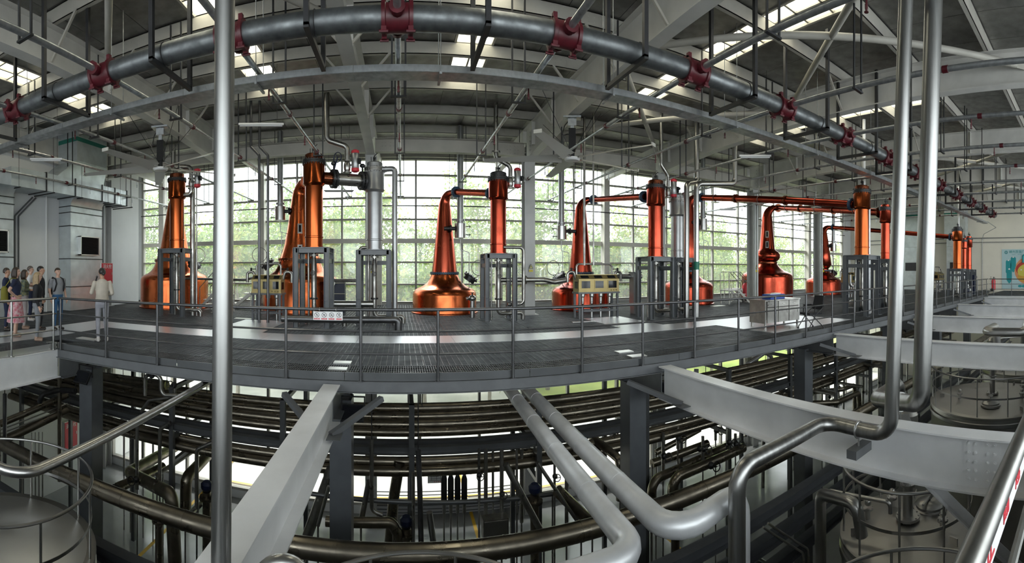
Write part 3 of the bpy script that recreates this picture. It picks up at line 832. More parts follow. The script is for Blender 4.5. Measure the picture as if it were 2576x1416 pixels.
# air handling duct on the left wall
dk = thing('air_duct', 'large galvanised air duct hung along the left wall', 'duct', (-12.4, 13, ZC + 3))
x0, x1, z0, z1 = -12.9, -11.9, ZC + 2.95, ZC + 3.62
ys = [9.6, 11.3, 12.9, 14.6, 15.5, 16.4]
for a, b in zip(ys[:-1], ys[1:]):
    obj('duct_section', M().span(x0, x1, a + .02, b - .02, z0, z1), duct, dk, angle=0)
for y in ys[1:]:
    obj('flange', M().span(x0 - .0, x1 + .03, y - .025, y + .025, z0 - .03, z1 + .03), dark_iron, dk)
for y in ys[:-1] + [16.35]:
    obj('hanger', M().cyl((x1 + .08, y + .3, z0 - .06), (x1 + .08, y + .3, ROOF - .2), .008, 6).bar((x0 - .0, y + .3, z0 - .05), (x1 + .15, y + .3, z0 - .05), .04, .04), dark_iron, dk)
up = M()
up.add([(x0, 11.9, z1), (x1, 11.9, z1), (x1, 14.7, z1), (x0, 14.7, z1), (x0, 12.9, z1 + .75), (x1 + .1, 12.9, z1 + .75), (x1 + .1, 14.8, z1 + .75), (x0, 14.8, z1 + .75)], [(3, 2, 1, 0), (4, 5, 6, 7), (0, 1, 5, 4), (1, 2, 6, 5), (2, 3, 7, 6), (3, 0, 4, 7)])
obj('duct_transition', up, duct, dk, angle=0)
obj('duct_riser', M().span(x0, x1 + .1, 12.9, 14.8, z1 + .75, ZC + 5.15), duct, dk, angle=0)
obj('flexible_collar', M().span(x0, x1 + .1, 12.9, 14.8, ZC + 5.15, ZC + 5.32), green_flex, dk, angle=0)
obj('duct_riser', M().span(x0, x1 + .1, 12.9, 14.8, ZC + 5.32, ROOF - .02), duct, dk, angle=0)
def floor_duct(y0, y1, n):
    d = thing('air_unit', 'tall galvanised air duct standing against the left wall ' + n, 'duct', (-12.5, (y0 + y1) / 2, DECK), group='standing air ducts')
    x1 = -12.25
    zz = [DECK + .02, DECK + 1.0, DECK + 2.15, DECK + 3.5, DECK + 4.05, z0 - .35]
    for a, b in zip(zz[:-1], zz[1:]):
        obj('duct_section', M().span(-12.9, x1, y0, y1, a + .006, b - .006), duct, d, angle=0)
        nn = max(1, int((b - a) / .3)); m = M()
        for i in range(1, nn): m.span(-12.9, x1 + .006, y0 - .004, y1, a + i * (b - a) / nn - .005, a + i * (b - a) / nn + .005)
        if nn > 1: obj('seam', m, duct, d)['kind'] = 'stuff'
    for z in zz[1:]: obj('flange', M().span(-12.9, x1 + .03, y0 - .03, y1 + .03, z - .016, z + .016), dark_iron, d)
    prof = [(x1, z0 - .35)] + [(x1 + .35 - .35 * cos(t), z0 - .35 + .35 * sin(t)) for t in (pi / 8, pi / 4, 3 * pi / 8, pi / 2)] + [(-12.9, z0), (-12.9, z0 - .35)]
    v = [(x, y, z) for y in (y0, y1) for x, z in prof]; k = len(prof)
    obj('duct_elbow', M().add(v, [tuple(range(k)), tuple(range(2 * k - 1, k - 1, -1))] + [(i, k + i, k + (i + 1) % k, (i + 1) % k) for i in range(k)]), duct, d)
    gy0, gy1, gz0, gz1 = y0 + .45, y1 - .35, DECK + 2.3, DECK + 3.1
    g = obj('grille', M().span(x1, x1 + .16, gy0, gy0 + .04, gz0, gz1).span(x1, x1 + .16, gy1 - .04, gy1, gz0, gz1).span(x1, x1 + .16, gy0, gy1, gz0, gz0 + .04).span(x1, x1 + .16, gy0, gy1, gz1 - .04, gz1), alu, d)
    obj('grille_back', M().span(x1, x1 + .06, gy0 + .04, gy1 - .04, gz0 + .04, gz1 - .04), blackm, g)
    m = M()
    for i in range(22): m.bar((x1 + .12, gy0 + .04, gz0 + .06 + i * (gz1 - gz0 - .1) / 22), (x1 + .12, gy1 - .04, gz0 + .06 + i * (gz1 - gz0 - .1) / 22), .05, .008, up=(.5, 0, .8))
    obj('grille_blade', m, dark_iron, g)['kind'] = 'stuff'
floor_duct(13.0, 15.0, 'beside the red hydrant box')
floor_duct(8.0, 10.0, 'behind the leftmost visitors')
# conduits and columns on the left wall
for y, n in ((10.6, 'nearer the visitors'), (10.78, 'farther from the visitors')):
    tag(obj('wall_conduit', M().tube([(-12.9, y + .9, z0 - .1), (-12.9, y, z0 - .9), (-12.9, y, DECK)], .035, 8, bend=.1), grey_paint), 'bent grey conduit on the left wall between the ducts, the one ' + n, 'pipe', 'pair of wall conduits')
tag(obj('wall_pipe', M().cyl((-12.85, 12.2, DECK), (-12.85, 12.2, z0), .04, 8), wall_white), 'white pipe down the left wall left of the second standing duct', 'pipe')
for y, n in ((15.35, 'nearer'), (15.55, 'farther')): tag(obj('wall_pipe', M().cyl((-12.55, y, DECK), (-12.55, y, ROOF - .4), .04, 8), wall_white), 'white pipe beside the left wall column above the hydrant box, the %s of two' % n, 'pipe', 'white pipes by the left column')
# fire hydrant boxes: red doors with white lettering
def hydrant(p, n, w, h, lab, txt, dep=.18):
    b = thing('hydrant_box', lab, 'hydrant box', p)
    ang = atan2(n[1], n[0]) - pi / 2 + pi
    b.matrix_basis = Matrix.Translation(Vector(p)) @ Matrix.Rotation(ang, 4, 'Z')
    obj('cabinet', M().box(0, dep / 2, h / 2, w, dep, h), alu, b, local=True)
    dr = obj('door', M().box(0, -.01, h / 2, w - .04, .02, h - .04), red_sign, b, local=True)
    l = text(txt, w * .26, white_plain, dr, WM(dr) @ face((0, -.023, h * .82)))
    obj('handle', M().box(w * .38, -.03, h * .5, .02, .02, .12), steel, dr, local=True)
hydrant((-12.22, 15.34, DECK + 1.05), (1, 0), .8, .95, 'red hydrant box on the left wall behind the guide', '消火栓', .72)

# ------------------------------------------------------------ copper pot stills, one per bay
neck_copper = mat('neck_copper', (.44, .085, .045), .22, metal=1, noise=.15, nscale=2.5, rvar=.07)
SX = [1.70 + 5.82 * k for k in (-2, -1, 0, 1, 2, 3, 4)]
SY = 17.4
def H(z): return ZC + z                     # height relative to the eye
def flange(m, c, ax, r, t=.04, n=16):
    m.lathe(Vector(c) - Vector(ax).normalized() * t, [(r, 0), (r, t * 2)], 24, ax=ax)
    m.bolts(c, r * .87, n, r * .07, t * 3.4, ax)
    return m
def still(i, Rp, zs, zf, label, m_cop, neck, arm, man=None, ball=False, ring_m=None, sights=(), collar=None, head=None):
    """Rp pot radius; zs shoulder height; zf collar height; neck [(z, r)...] up to the bend; arm [points] to the condenser"""
    x, y = SX[i], SY
    s = thing('pot_still', label, 'still', (x, y, DECK))
    d = DECK - ZC
    pr = [(Rp + .06, 0), (Rp + .06, .04), (Rp + .01, .06), (Rp, .12), (Rp, zs - d - .16)]
    r1, h1 = neck[0][1] + .015, zf - d - .02
    hs = zs - d; P0 = Vector((Rp, hs - .16)); P1 = Vector((Rp, hs + .06)); P2 = Vector((Rp - .22, hs + .14))
    for k in range(1, 7):
        t = k / 6; v = P0 * (1 - t) ** 2 + P1 * 2 * t * (1 - t) + P2 * t * t; pr.append((v.x, v.y))
    Q0 = P2; dv = (P2 - P1); Q1 = P2 + dv.normalized() * max(.2, (Rp - r1) * .62); Q2 = Vector((r1, h1))
    for k in range(1, 9):
        t = k / 8; v = Q0 * (1 - t) ** 2 + Q1 * 2 * t * (1 - t) + Q2 * t * t; pr.append((v.x, v.y))
    obj('pot', M().lathe((x, y, DECK), pr, 56), m_cop, s, angle=50)
    m = M()
    rc = neck[0][1] + (.07 if collar is None else collar)
    m.lathe((x, y, H(zf) - .035), [(rc, 0), (rc, .07)], 40); m.bolts((x, y, H(zf)), rc - .03, 36, .014, .12)
    obj('collar', m, ring_m or blue_flange, s)
    # head: tapered neck then the swan neck bend
    top = neck[-1]; q = Vector(arm[0][:3]) - Vector((x, y, 0)); q.z = 0; q.normalize()
    br = top[1] * 1.6
    prof = [(r, H(z) - DECK) for z, r in neck]
    m_cop = head or m_cop
    obj('neck', M().lathe((x, y, DECK), prof, 44), m_cop, s, angle=60)
    b = Vector((x, y, H(top[0]) - .03)); pts = []; rs = []
    hz = arm[0][2] - b.z
    for k in range(9):
        a = k / 8 * pi / 2
        pts.append(b + Vector((q.x * br * (1 - cos(a)), q.y * br * (1 - cos(a)), hz * sin(a))))
        rs.append(top[1] + (arm[-1][3] - top[1]) * k / 8)
    pts.append(Vector(arm[0][:3])); rs.append(arm[-1][3])
    obj('swan_neck', M().tube(pts, .2, 28, rs=rs), m_cop, s, angle=60)
    P = [Vector(a[:3]) for a in arm]
    obj('lyne_arm', M().tube(P, arm[-1][3], 24), m_cop, s, angle=60)
    dd = (P[1] - P[0]).normalized()
    for c in (P[0] + dd * .05, P[-1] - dd * .12): obj('flange', flange(M(), c, dd, arm[-1][3] + .09), ring_m or blue_flange, s)
    L = (P[-1] - P[0]).length
    if L > 5:
        for t in (.28, .62):
            g = M(); flange(g, P[0].lerp(P[-1], t), dd, arm[-1][3] + .05, .05); obj('flange', g, copper_dark, s)
        for t in (.12, .45, .8):
            c = P[0].lerp(P[-1], t); g = M().torus(c, arm[-1][3] + .012, .012, dd, 20, 6).cyl(c, (c.x, c.y, ROOF - .3), .012, 6)
            g.box(c.x, c.y, c.z - arm[-1][3] - .06, .3, .3, .03); obj('hanger', g, steel_dull, s)
    for z, rr in sights:                       # oblong sight glasses facing the gallery
        th = atan2(-y, -x)
        w = obj('sight_frame', M().box(0, 0, 0, .09, .19, .40), steel, s); g = obj('sight_glass', M().box(.045, 0, 0, .02, .09, .28), glass_dark, s)
        for o in (w, g): o.matrix_basis = Matrix.Translation((cos(th) * rr, sin(th) * rr, H(z) - DECK)) @ Matrix.Rotation(th, 4, 'Z') @ Matrix.Rotation(R(-8), 4, 'Y')
    if man is not None:                        # manway on the shoulder, with its swung-open clamp ring
        a = man; rr = (Rp + neck[0][1]) / 2 + .12; zz = (zs + zf) / 2 + .16
        c = Vector((x + rr * cos(a), y + rr * sin(a), H(zz))); ax = Vector((cos(a) * .6, sin(a) * .6, .85))
        m = M().lathe(c - ax.normalized() * .12, [(.24, 0), (.24, .14), (.31, .14), (.31, .2), (.27, .24), (.05, .28)], 24, ax=ax); m.bolts(c + ax.normalized() * .08, .27, 10, .025, .14, ax)
        obj('manway', m, dark_iron, s)
        rg = M().torus(c + Vector((cos(a) * .34, sin(a) * .34 - .1, .42)), .30, .014, (0.2, -1, 0), 32, 8)
        rg.cyl(c + Vector((cos(a) * .34, sin(a) * .34 - .1, .12)), c + Vector((cos(a) * .2, sin(a) * .2, 0)), .014, 6)
        obj('manway_ring', rg, steel_dull, s)
    return s

CON = {}                                       # condenser positions
CON[1] = (-8.0, 14.2, .76, 3.56); CON[2] = (-2.62, 12.9, .64, 3.46); CON[3] = (3.22, 14.4, .52, 3.27)
CON[4] = (8.5, 13.0, .44, 3.16); CON[5] = (14.2, 7.95 + .2, .52, 3.13); CON[6] = (25.6, 8.0, .05, 2.62)
big = [(.42, .80), (.9, .66), (2.0, .50), (2.8, .37)]
still(0, 1.55, -.36, .42, 'big rounded copper still at the far left beside the white wall', copper, [(.42, .84), (1.04, .63), (2.0, .46), (2.75, .33)], [(SX[0] + .55, SY - .5, H(3.3), .2), (-8.2, 14.6, H(3.0), .19)], man=R(-20), ring_m=copper_dark, sights=[(1.15, .63)])
still(1, 1.52, -.36, .42, 'copper still with two sight glasses behind the tall copper and silver columns', copper, [(.42, .83), (1.04, .63), (2.0, .46), (2.95, .33)], [(SX[1] + .45, SY - .6, H(3.45), .2), (-2.7, 13.3, H(3.0), .19)], man=R(190), ring_m=copper_dark, sights=[(1.62, .53), (.78, .70)])
still(2, 1.27, -.87, -.14, 'bright orange copper still in plain view at the centre, with a blue collar', copper, [(-.14, .51), (.6, .43), (1.5, .34), (2.45, .245), (2.55, .235)], [(SX[2] + .36, SY - .62, H(3.0), .11), (3.10, 14.75, H(2.62), .12)], man=R(-12), head=neck_copper)
still(3, 1.25, -.87, -.14, 'red-brown copper still behind the right spirit safe, with a blue collar', copper_red, [(-.14, .51), (.6, .43), (1.5, .34), (2.5, .245), (2.6, .235)], [(SX[3] + .48, SY - .25, H(3.02), .11), (8.35, 13.4, H(2.63), .12)], man=R(185))
still(4, 1.24, -.75, -.06, 'dark red still half hidden by the second copper and silver columns', copper_red, [(-.06, .40), (.05, .36), (.16, .44), (.26, .48), (1.2, .40), (2.4, .33), (3.1, .27)], [(SX[4] + .5, SY - .4, H(3.60), .15), (14.2, 8.5, H(2.46), .15)], man=R(40))
still(5, 1.52, -.32, .40, 'large copper still with a round boil ball below its neck', copper_red, [(.40, .56), (.47, .55), (.56, .68), (.70, .77), (.86, .78), (1.02, .70), (1.14, .52), (1.22, .46), (2.2, .37), (3.1, .30)], [(SX[5] + .5, SY - .4, H(3.66), .155), (16.35, 8.4, H(2.40), .155)], man=R(178), ring_m=copper_dark, sights=[(2.05, .36), (1.45, .42)], collar=.05)
still(6, 1.25, -.75, -.06, 'farthest copper still, behind the rightmost column by the windows', copper_red, [(-.06, .38), (.06, .34), (.2, .46), (.34, .56), (1.2, .44), (2.1, .32), (2.55, .24)], [(SX[6] + .5, SY - .4, H(2.95), .13), (25.75, 8.4, H(2.02), .14)], man=R(-10))

# ------------------------------------------------------------ condensers and their stands
def stand(x, y, zt, lab, w=.92, d=.86):
    s = thing('condenser_stand', lab.replace('grey steel stand under the copper condenser', 'stand under the copper condenser'), 'stand', (x, y, DECK), group='grey steel condenser stands')
    h = H(zt) - DECK
    for sx in (-1, 1):
        for sy in (-1, 1):
            m = M().ibeam((sx * w / 2, sy * d / 2, 0), (sx * w / 2, sy * d / 2, h), .15, .15, .012, .01, up=(1, 0, 0)).box(sx * w / 2, sy * d / 2, .008, .24, .24, .016)
            m.box(sx * w / 2, sy * d / 2, h * .35, .13, .13, .012)
            obj('leg', m, frame_paint, s, local=True)
    for sy in (-1, 1):
        obj('beam', M().ibeam((-w / 2, sy * d / 2, h - .075), (w / 2, sy * d / 2, h - .075), .14, .15, .012, .01), frame_paint, s, local=True)
        obj('brace', M().box(0, sy * d / 2, h - .38, w - .15, .10, .13), frame_paint, s, local=True) if sy > 0 else None
    for sx in (-1, 1):
        obj('beam', M().ibeam((sx * w / 2, -d / 2, h - .075), (sx * w / 2, d / 2, h - .075), .14, .15, .012, .01), frame_paint, s, local=True)
        obj('brace', M().box(sx * w / 2, 0, h - .38, .10, d - .15, .13), frame_paint, s, local=True)
    obj('top_plate', M().box(0, 0, h + .008, w + .1, d + .1, .016), grey_paint, s, local=True)
    return s
def condenser(x, y, z0, z1, lab, mt, r=.268, cap=None, silver=False, tail=True, cat='condenser'):
    c = thing('condenser', lab, cat, (x, y, H(z0) + .016))
    B = H(z0) + .016; T = H(z1); L = T - B
    o = obj('shell', M().lathe((x, y, B), [(r + .05, 0), (r + .05, .03), (r, .035), (r, L * .105), (r + .018, L * .11), (r + .018, L * .12), (r, L * .125), (r, L * .655), (r + .06, L * .675), (r + .075, L * .68), (r + .06, L * .69), (r + .06, L * .895)], 36), mt, c)
    m = M().lathe((x, y, B + L * .895), [(r + .09, 0), (r + .09, .045), (r + .075, .05), (r + .09, .055), (r + .09, .10)], 32)
    m.bolts((x, y, B + L * .895 + .05), r + .065, 24, .018, .18)
    obj('top_flange', m, dark_iron if not silver else steel_dull, c)
    obj('cap', M().lathe((x, y, B + L * .895 + .1), [(r + .01, 0), (r + .01, T - B - L * .895 - .13), (r - .03, T - B - L * .895 - .1)], 32), cap or mt, c)
    v = M().cyl((x, y, T - .02), (x, y, T + .22), .02, 8).cyl((x, y, T + .22), (x + .1, y, T + .3), .014, 6).lathe((x, y, T + .1), [(.02, 0), (.05, .02), (.05, .06), (.02, .08)], 10)
    for k in range(3): v.cyl((x - .1 + .07 * k, y - .08, T - .02), (x - .1 + .07 * k, y - .08, T + .16), .012, 6)
    obj('vent_valve', v, dark_iron, c)
    if tail:
        m = M().cyl((x, y, B), (x, y, B - .28), .06, 12); flange(m, (x, y, B - .22), (0, 0, 1), .13, .02, 8)
        m.lathe((x, y, B - 1.5), [(.085, 0), (.085, 1.15), (.05, 1.22), (.05, 1.3)], 14)
        m.tube([(x, y, B - 1.4), (x, y, DECK + .22), (x + .45, y + .1, DECK + .22), (x + .9, y + .15, DECK + .22), (x + .9, y + .15, DECK)], .07, 12, bend=.15)
        obj('tail_pipe', m, steel_dull, c)
        obj('drain_pipe', M().tube([(x - .2, y + .15, B), (x - .2, y + .15, B - .3), (x - .2, y + .2, DECK)], .035, 10), steel_dull, c)
        obj('flange', flange(M(), (x, y, B - 1.52), (0, 0, 1), .12, .02, 8), dark_iron, c)
        obj('hand_wheel', M().cyl((x, y - .05, B - .75), (x, y - .2, B - .75), .014, 6).torus((x, y - .2, B - .75), .06, .01, (0, 1, 0), 14, 6), dark_iron, c)
    return c
def actuated_valve(x, y, z, lab, h=.5):
    v = thing('actuated_valve', lab, 'valve', (x, y, z), group='actuated steam valves')
    obj('valve_body', flange(flange(M().lathe((x, y, z), [(.05, 0), (.1, .1), (.11, .2), (.1, .3), (.05, .4)], 16), (x, y, z + .02), (0, 0, 1), .13, .018, 8), (x, y, z + .38), (0, 0, 1), .13, .018, 8), steel_dull, v)
    obj('actuator', M().lathe((x + .25, y, z + .12), [(.1, 0), (.12, .03), (.12, h - .03), (.1, h)], 18).cyl((x + .05, y, z + .25), (x + .2, y, z + .25), .03, 8), silver_col, v)
    obj('actuator_cap', M().lathe((x + .25, y, z + .02), [(.06, 0), (.12, .03), (.125, .12)], 18), red_sign, v)
    obj('actuator_cap', M().lathe((x + .25, y, z + .1 + h), [(.125, 0), (.12, .08), (.05, .12)], 18), red_sign, v)
    obj('positioner', M().box(x + .38, y - .04, z + .35, .1, .12, .16).cyl((x + .4, y - .1, z + .35), (x + .4, y - .16, z + .35), .05, 12), black_plastic, v)
    return v
names = {1: 'at the far left in front of the large left still', 2: 'left of centre, tallest and nearest', 3: 'right of the central orange still', 4: 'right of the right spirit safe', 5: 'nearest on the right, left of the two stainless pipes', 6: 'far right, before the white end wall'}
for k, (x, y, z0, z1) in CON.items():
    stand(x, y, z0, 'grey steel stand under the copper condenser ' + names[k])
    condenser(x, y, z0, z1, 'polished copper condenser column ' + names[k], copper_con if k not in (3, 4) else copper_red, cap=copper_dark if k in (1, 2, 4, 5) else dark_iron)
    a = (Vector((x, y, 0)))
# companion columns
stand(-.86, 13.75, .60, 'grey steel stand under the silver column left of centre')
condenser(-.86, 13.75, .60, 3.36, 'silver steel column joined to the nearest copper condenser by a wide pipe', silver_col, r=.25, silver=True)
stand(9.55, 13.1, .42, 'grey steel stand under the silver column right of the safe')
condenser(9.55, 13.1, .42, 2.75, 'silver steel column behind the vertical pipes right of the safe', silver_col, r=.26, silver=True)
stand(16.35, 8.25, .42, 'grey stand under the thin copper column behind the stainless pipes')
condenser(16.35, 8.25, .42, 2.72, 'slimmer copper column just left of the nearer stainless pipe', copper_red, r=.19)
condenser(27.4, 8.1, .02, 2.05, 'thin pale copper column beside the far condenser', copper_red, r=.15, tail=False)
stand(27.4, 8.1, .02, 'grey stand under the thin far copper column', .7, .7)
condenser(29.0, 8.25, .0, 2.3, 'last dark copper column before the end wall', copper_red, r=.2, tail=False)
stand(29.0, 8.25, .0, 'grey stand under the last dark copper column', .7, .7)

# wide pipe between the nearest copper condenser and the silver column, with its big flanges
c = thing('vapour_pipe', 'wide flanged grey pipe bridging the copper and silver columns', 'pipe', (-1.7, 13.3, H(2.75)))
p, q = Vector((-2.62, 12.9, H(2.76))), Vector((-.86, 13.75, H(2.76))); d = (q - p).normalized()
obj('pipe', M().cyl(p + d * .62, q - d * .4, .19, 24), steel_dull, c)
obj('copper_stub', M().cyl(p + d * .28, p + d * .6, .19, 24), copper_dark, c)
for t in (.58, .68, 1.50, 1.60):
    m = M(); flange(m, p + d * t, d, .29, .03, 18); obj('flange', m, dark_iron, c)
m = M().torus(p + d * .63 + Vector((.12, -.12, .62)), .15, .014, (-.6, -1, 0), 24, 6).cyl(p + d * .63 + Vector((.12, -.12, .62)), p + d * .63 + Vector((0, 0, .25)), .02, 8)
for k in range(3):
    a = k * 2 * pi / 3; o = p + d * .63 + Vector((.12, -.12, .62)); m.cyl(o, o + Vector((cos(a) * .15 * .85, -cos(a) * .08, sin(a) * .15)), .01, 6)
obj('hand_wheel', m, navy, c)
for t in (.62, 1.55): obj('instrument', M().cyl(p + d * t + Vector((0, 0, .28)), p + d * t + Vector((0, 0, .42)), .03, 8).sphere(p + d * t + Vector((0, 0, .47)), .09, .07, .07, 12, 8), dark_iron, c)
actuated_valve(*(p + d * 1.05 + Vector((0, 0, .2))), 'grey and red actuated valve on the wide pipe between the tall columns')
x, y, z = p + d * 1.05 + Vector((0, 0, .6))
tag(obj('vent_pipe', M().tube([(x, y, z), (x, y, z + .42), (x - .62, y - .1, z + .62), (x - .62, y - .1, z + 1.0), (x - .62, y - .1, ROOF - .1)], .085, 14, bend=.18), steel_dull), 'bent stainless vent pipe rising from the wide pipe to the roof', 'pipe')
x, y = CON[3][0] + .42, CON[3][1]
actuated_valve(x, y, H(2.75), 'dark actuated valve beside the top of the condenser right of the central still')
tag(obj('vent_pipe', flange(M().tube([(x, y, H(3.14)), (x, y, H(3.5)), (x - .5, y, H(3.75)), (x - .5, y, ROOF - .1)], .075, 14, bend=.18), (x - .5, y, H(3.95)), (0, 0, 1), .15, .03, 10), steel_dull), 'bent vent pipe over the condenser right of the central still', 'pipe')
x, y = CON[4][0] + .55, CON[4][1] + .02
actuated_valve(x, y, H(2.6), 'grey and red actuated valve between the right copper and silver columns')
tag(obj('vent_pipe', M().tube([(x, y, H(2.98)), (x, y, H(3.4)), (x - .3, y, H(3.75)), (x - .3, y, ROOF - .1)], .07, 14, bend=.18), steel_dull), 'bent vent pipe over the second copper and silver columns', 'pipe')
x, y = CON[1][0] + .6, CON[1][1]
actuated_valve(x, y, H(2.95), 'grey and red actuated valve beside the leftmost condenser')
v = thing('vent_pipe', 'dark bent vent pipe beside the leftmost condenser', 'pipe', (x, y, H(2.5)))
obj('pipe', M().tube([(CON[1][0] + .3, y, H(2.75)), (x, y, H(2.75)), (x, y, H(3.0))], .09, 14, bend=.16).tube([(x, y, H(3.33)), (x, y, H(3.75)), (x - .75, y, H(3.85)), (x - .75, y, H(4.4))], .085, 14, bend=.2), steel_dull, v)
obj('down_pipe', M().cyl((x - .1, y + .3, DECK), (x - .1, y + .3, H(3.1)), .10, 14).cyl((x + .12, y + .2, DECK), (x + .12, y + .2, H(3.1)), .03, 8), steel_dull, v)
for k in (5, 6):
    x, y = CON[k][0] + .62, CON[k][1] + .05; zt = CON[k][3]
    v = thing('down_pipe', ('square-shouldered grey down pipe beside the nearest right condenser', 'grey down pipe beside the far right condenser')[k - 5], 'pipe', (x, y, DECK))
    obj('pipe', M().tube([(x - .4, y, H(zt - .2)), (x, y, H(zt - .2)), (x, y, DECK)], .075, 12, bend=.1), silver_col, v)
    obj('vent', M().cyl((x - .55, y - .1, H(zt)), (x - .55, y - .1, ROOF - .1), .06, 10), wall_white, v)
# tall pipes around the silver columns
v = thing('down_pipe', 'grey lagged down pipe right of the silver column left of centre', 'pipe', (-.35, 13.6, DECK))
obj('pipe', flange(M().tube([(-.6, 13.6, H(3.12)), (-.22, 13.55, H(3.12)), (-.22, 13.55, DECK)], .085, 14, bend=.1), (-.5, 13.6, H(3.12)), (1, 0, 0), .1, .02, 8), silver_col, v)
v = thing('down_pipe', 'polished double down pipes right of the second silver column', 'pipe', (10.1, 12.9, DECK))
a, b = W(1727, 600, r=15.6), W(1752, 600, r=15.3)
obj('pipe', M().tube([(a.x, a.y, DECK), (a.x, a.y, H(3.05)), (a.x + .7, a.y + .3, H(3.25)), (a.x + .7, a.y + .3, ROOF - .1)], .10, 14, bend=.22), steel, v)
obj('pipe', M().tube([(b.x, b.y, DECK), (b.x, b.y, H(3.0)), (b.x + 1.75, b.y - .1, H(3.2)), (b.x + 1.75, b.y - .1, ROOF - .1)], .10, 14, bend=.22), steel, v)
obj('green_band', M().cyl((b.x, b.y, H(.0)), (b.x, b.y, H(.28)), .103, 14), green_band, v)

# vent vessels hung beside the necks
def vessel(px, py, Y, side, lab):
    p = W(px, py, Y=Y); r, h = .22, .56
    v = thing('vent_vessel', lab, 'vessel', p, group='steel vent vessels beside the necks')
    obj('vessel', M().lathe((p.x, p.y, p.z - h / 2), [(.05, -.04), (r, 0), (r, h), (.1, h + .03)], 22), steel, v)
    m = M().cyl((p.x, p.y, p.z + h / 2), (p.x, p.y, ROOF - .1), .125, 14); flange(m, (p.x, p.y, p.z + h / 2 + .12), (0, 0, 1), .18, .03, 10)
    obj('riser', m, silver_col, v)
    m = M().cyl((p.x + side * r * .9, p.y, p.z + .08), (p.x + side * (r + .42), p.y, p.z + .08), .075, 12); flange(m, (p.x + side * (r + .16), p.y, p.z + .08), (1, 0, 0), .14, .025, 8)
    obj('branch', m, dark_iron, v)
    for zz in (-.16, .16): m = M(); obj('gauge_cock', m.cyl((p.x - side * r * .9, p.y, p.z + zz), (p.x - side * (r + .2), p.y, p.z + zz), .018, 6).cyl((p.x - side * (r + .14), p.y, p.z + zz - .06), (p.x - side * (r + .14), p.y, p.z + zz + .06), .012, 6), dark_iron, v)
    obj('drain_line', M().tube([(p.x, p.y, p.z - h / 2), (p.x, p.y, p.z - .75), (p.x - side * .12 * 0 + .35, p.y, p.z - .85), (p.x + .35, p.y, DECK)], .016, 6, bend=.05).tube([(p.x + .06, p.y, p.z - .8), (p.x + .06, p.y, DECK)], .016, 6), silver_col, v)
vessel(705, 546, 17.2, 1, 'steel vent vessel left of the neck of the still with sight glasses')
vessel(1158, 580, 17.0, -1, 'steel vent vessel right of the central still neck')
vessel(1412, 581, 17.3, 1, 'steel vent vessel left of the red-brown still neck behind the safe')
vessel(1768, 557, 17.0, -1, 'steel vent vessel right of the half-hidden dark red still')
vessel(2096, 617, 17.0, -1, 'steel vent vessel right of the farthest still')

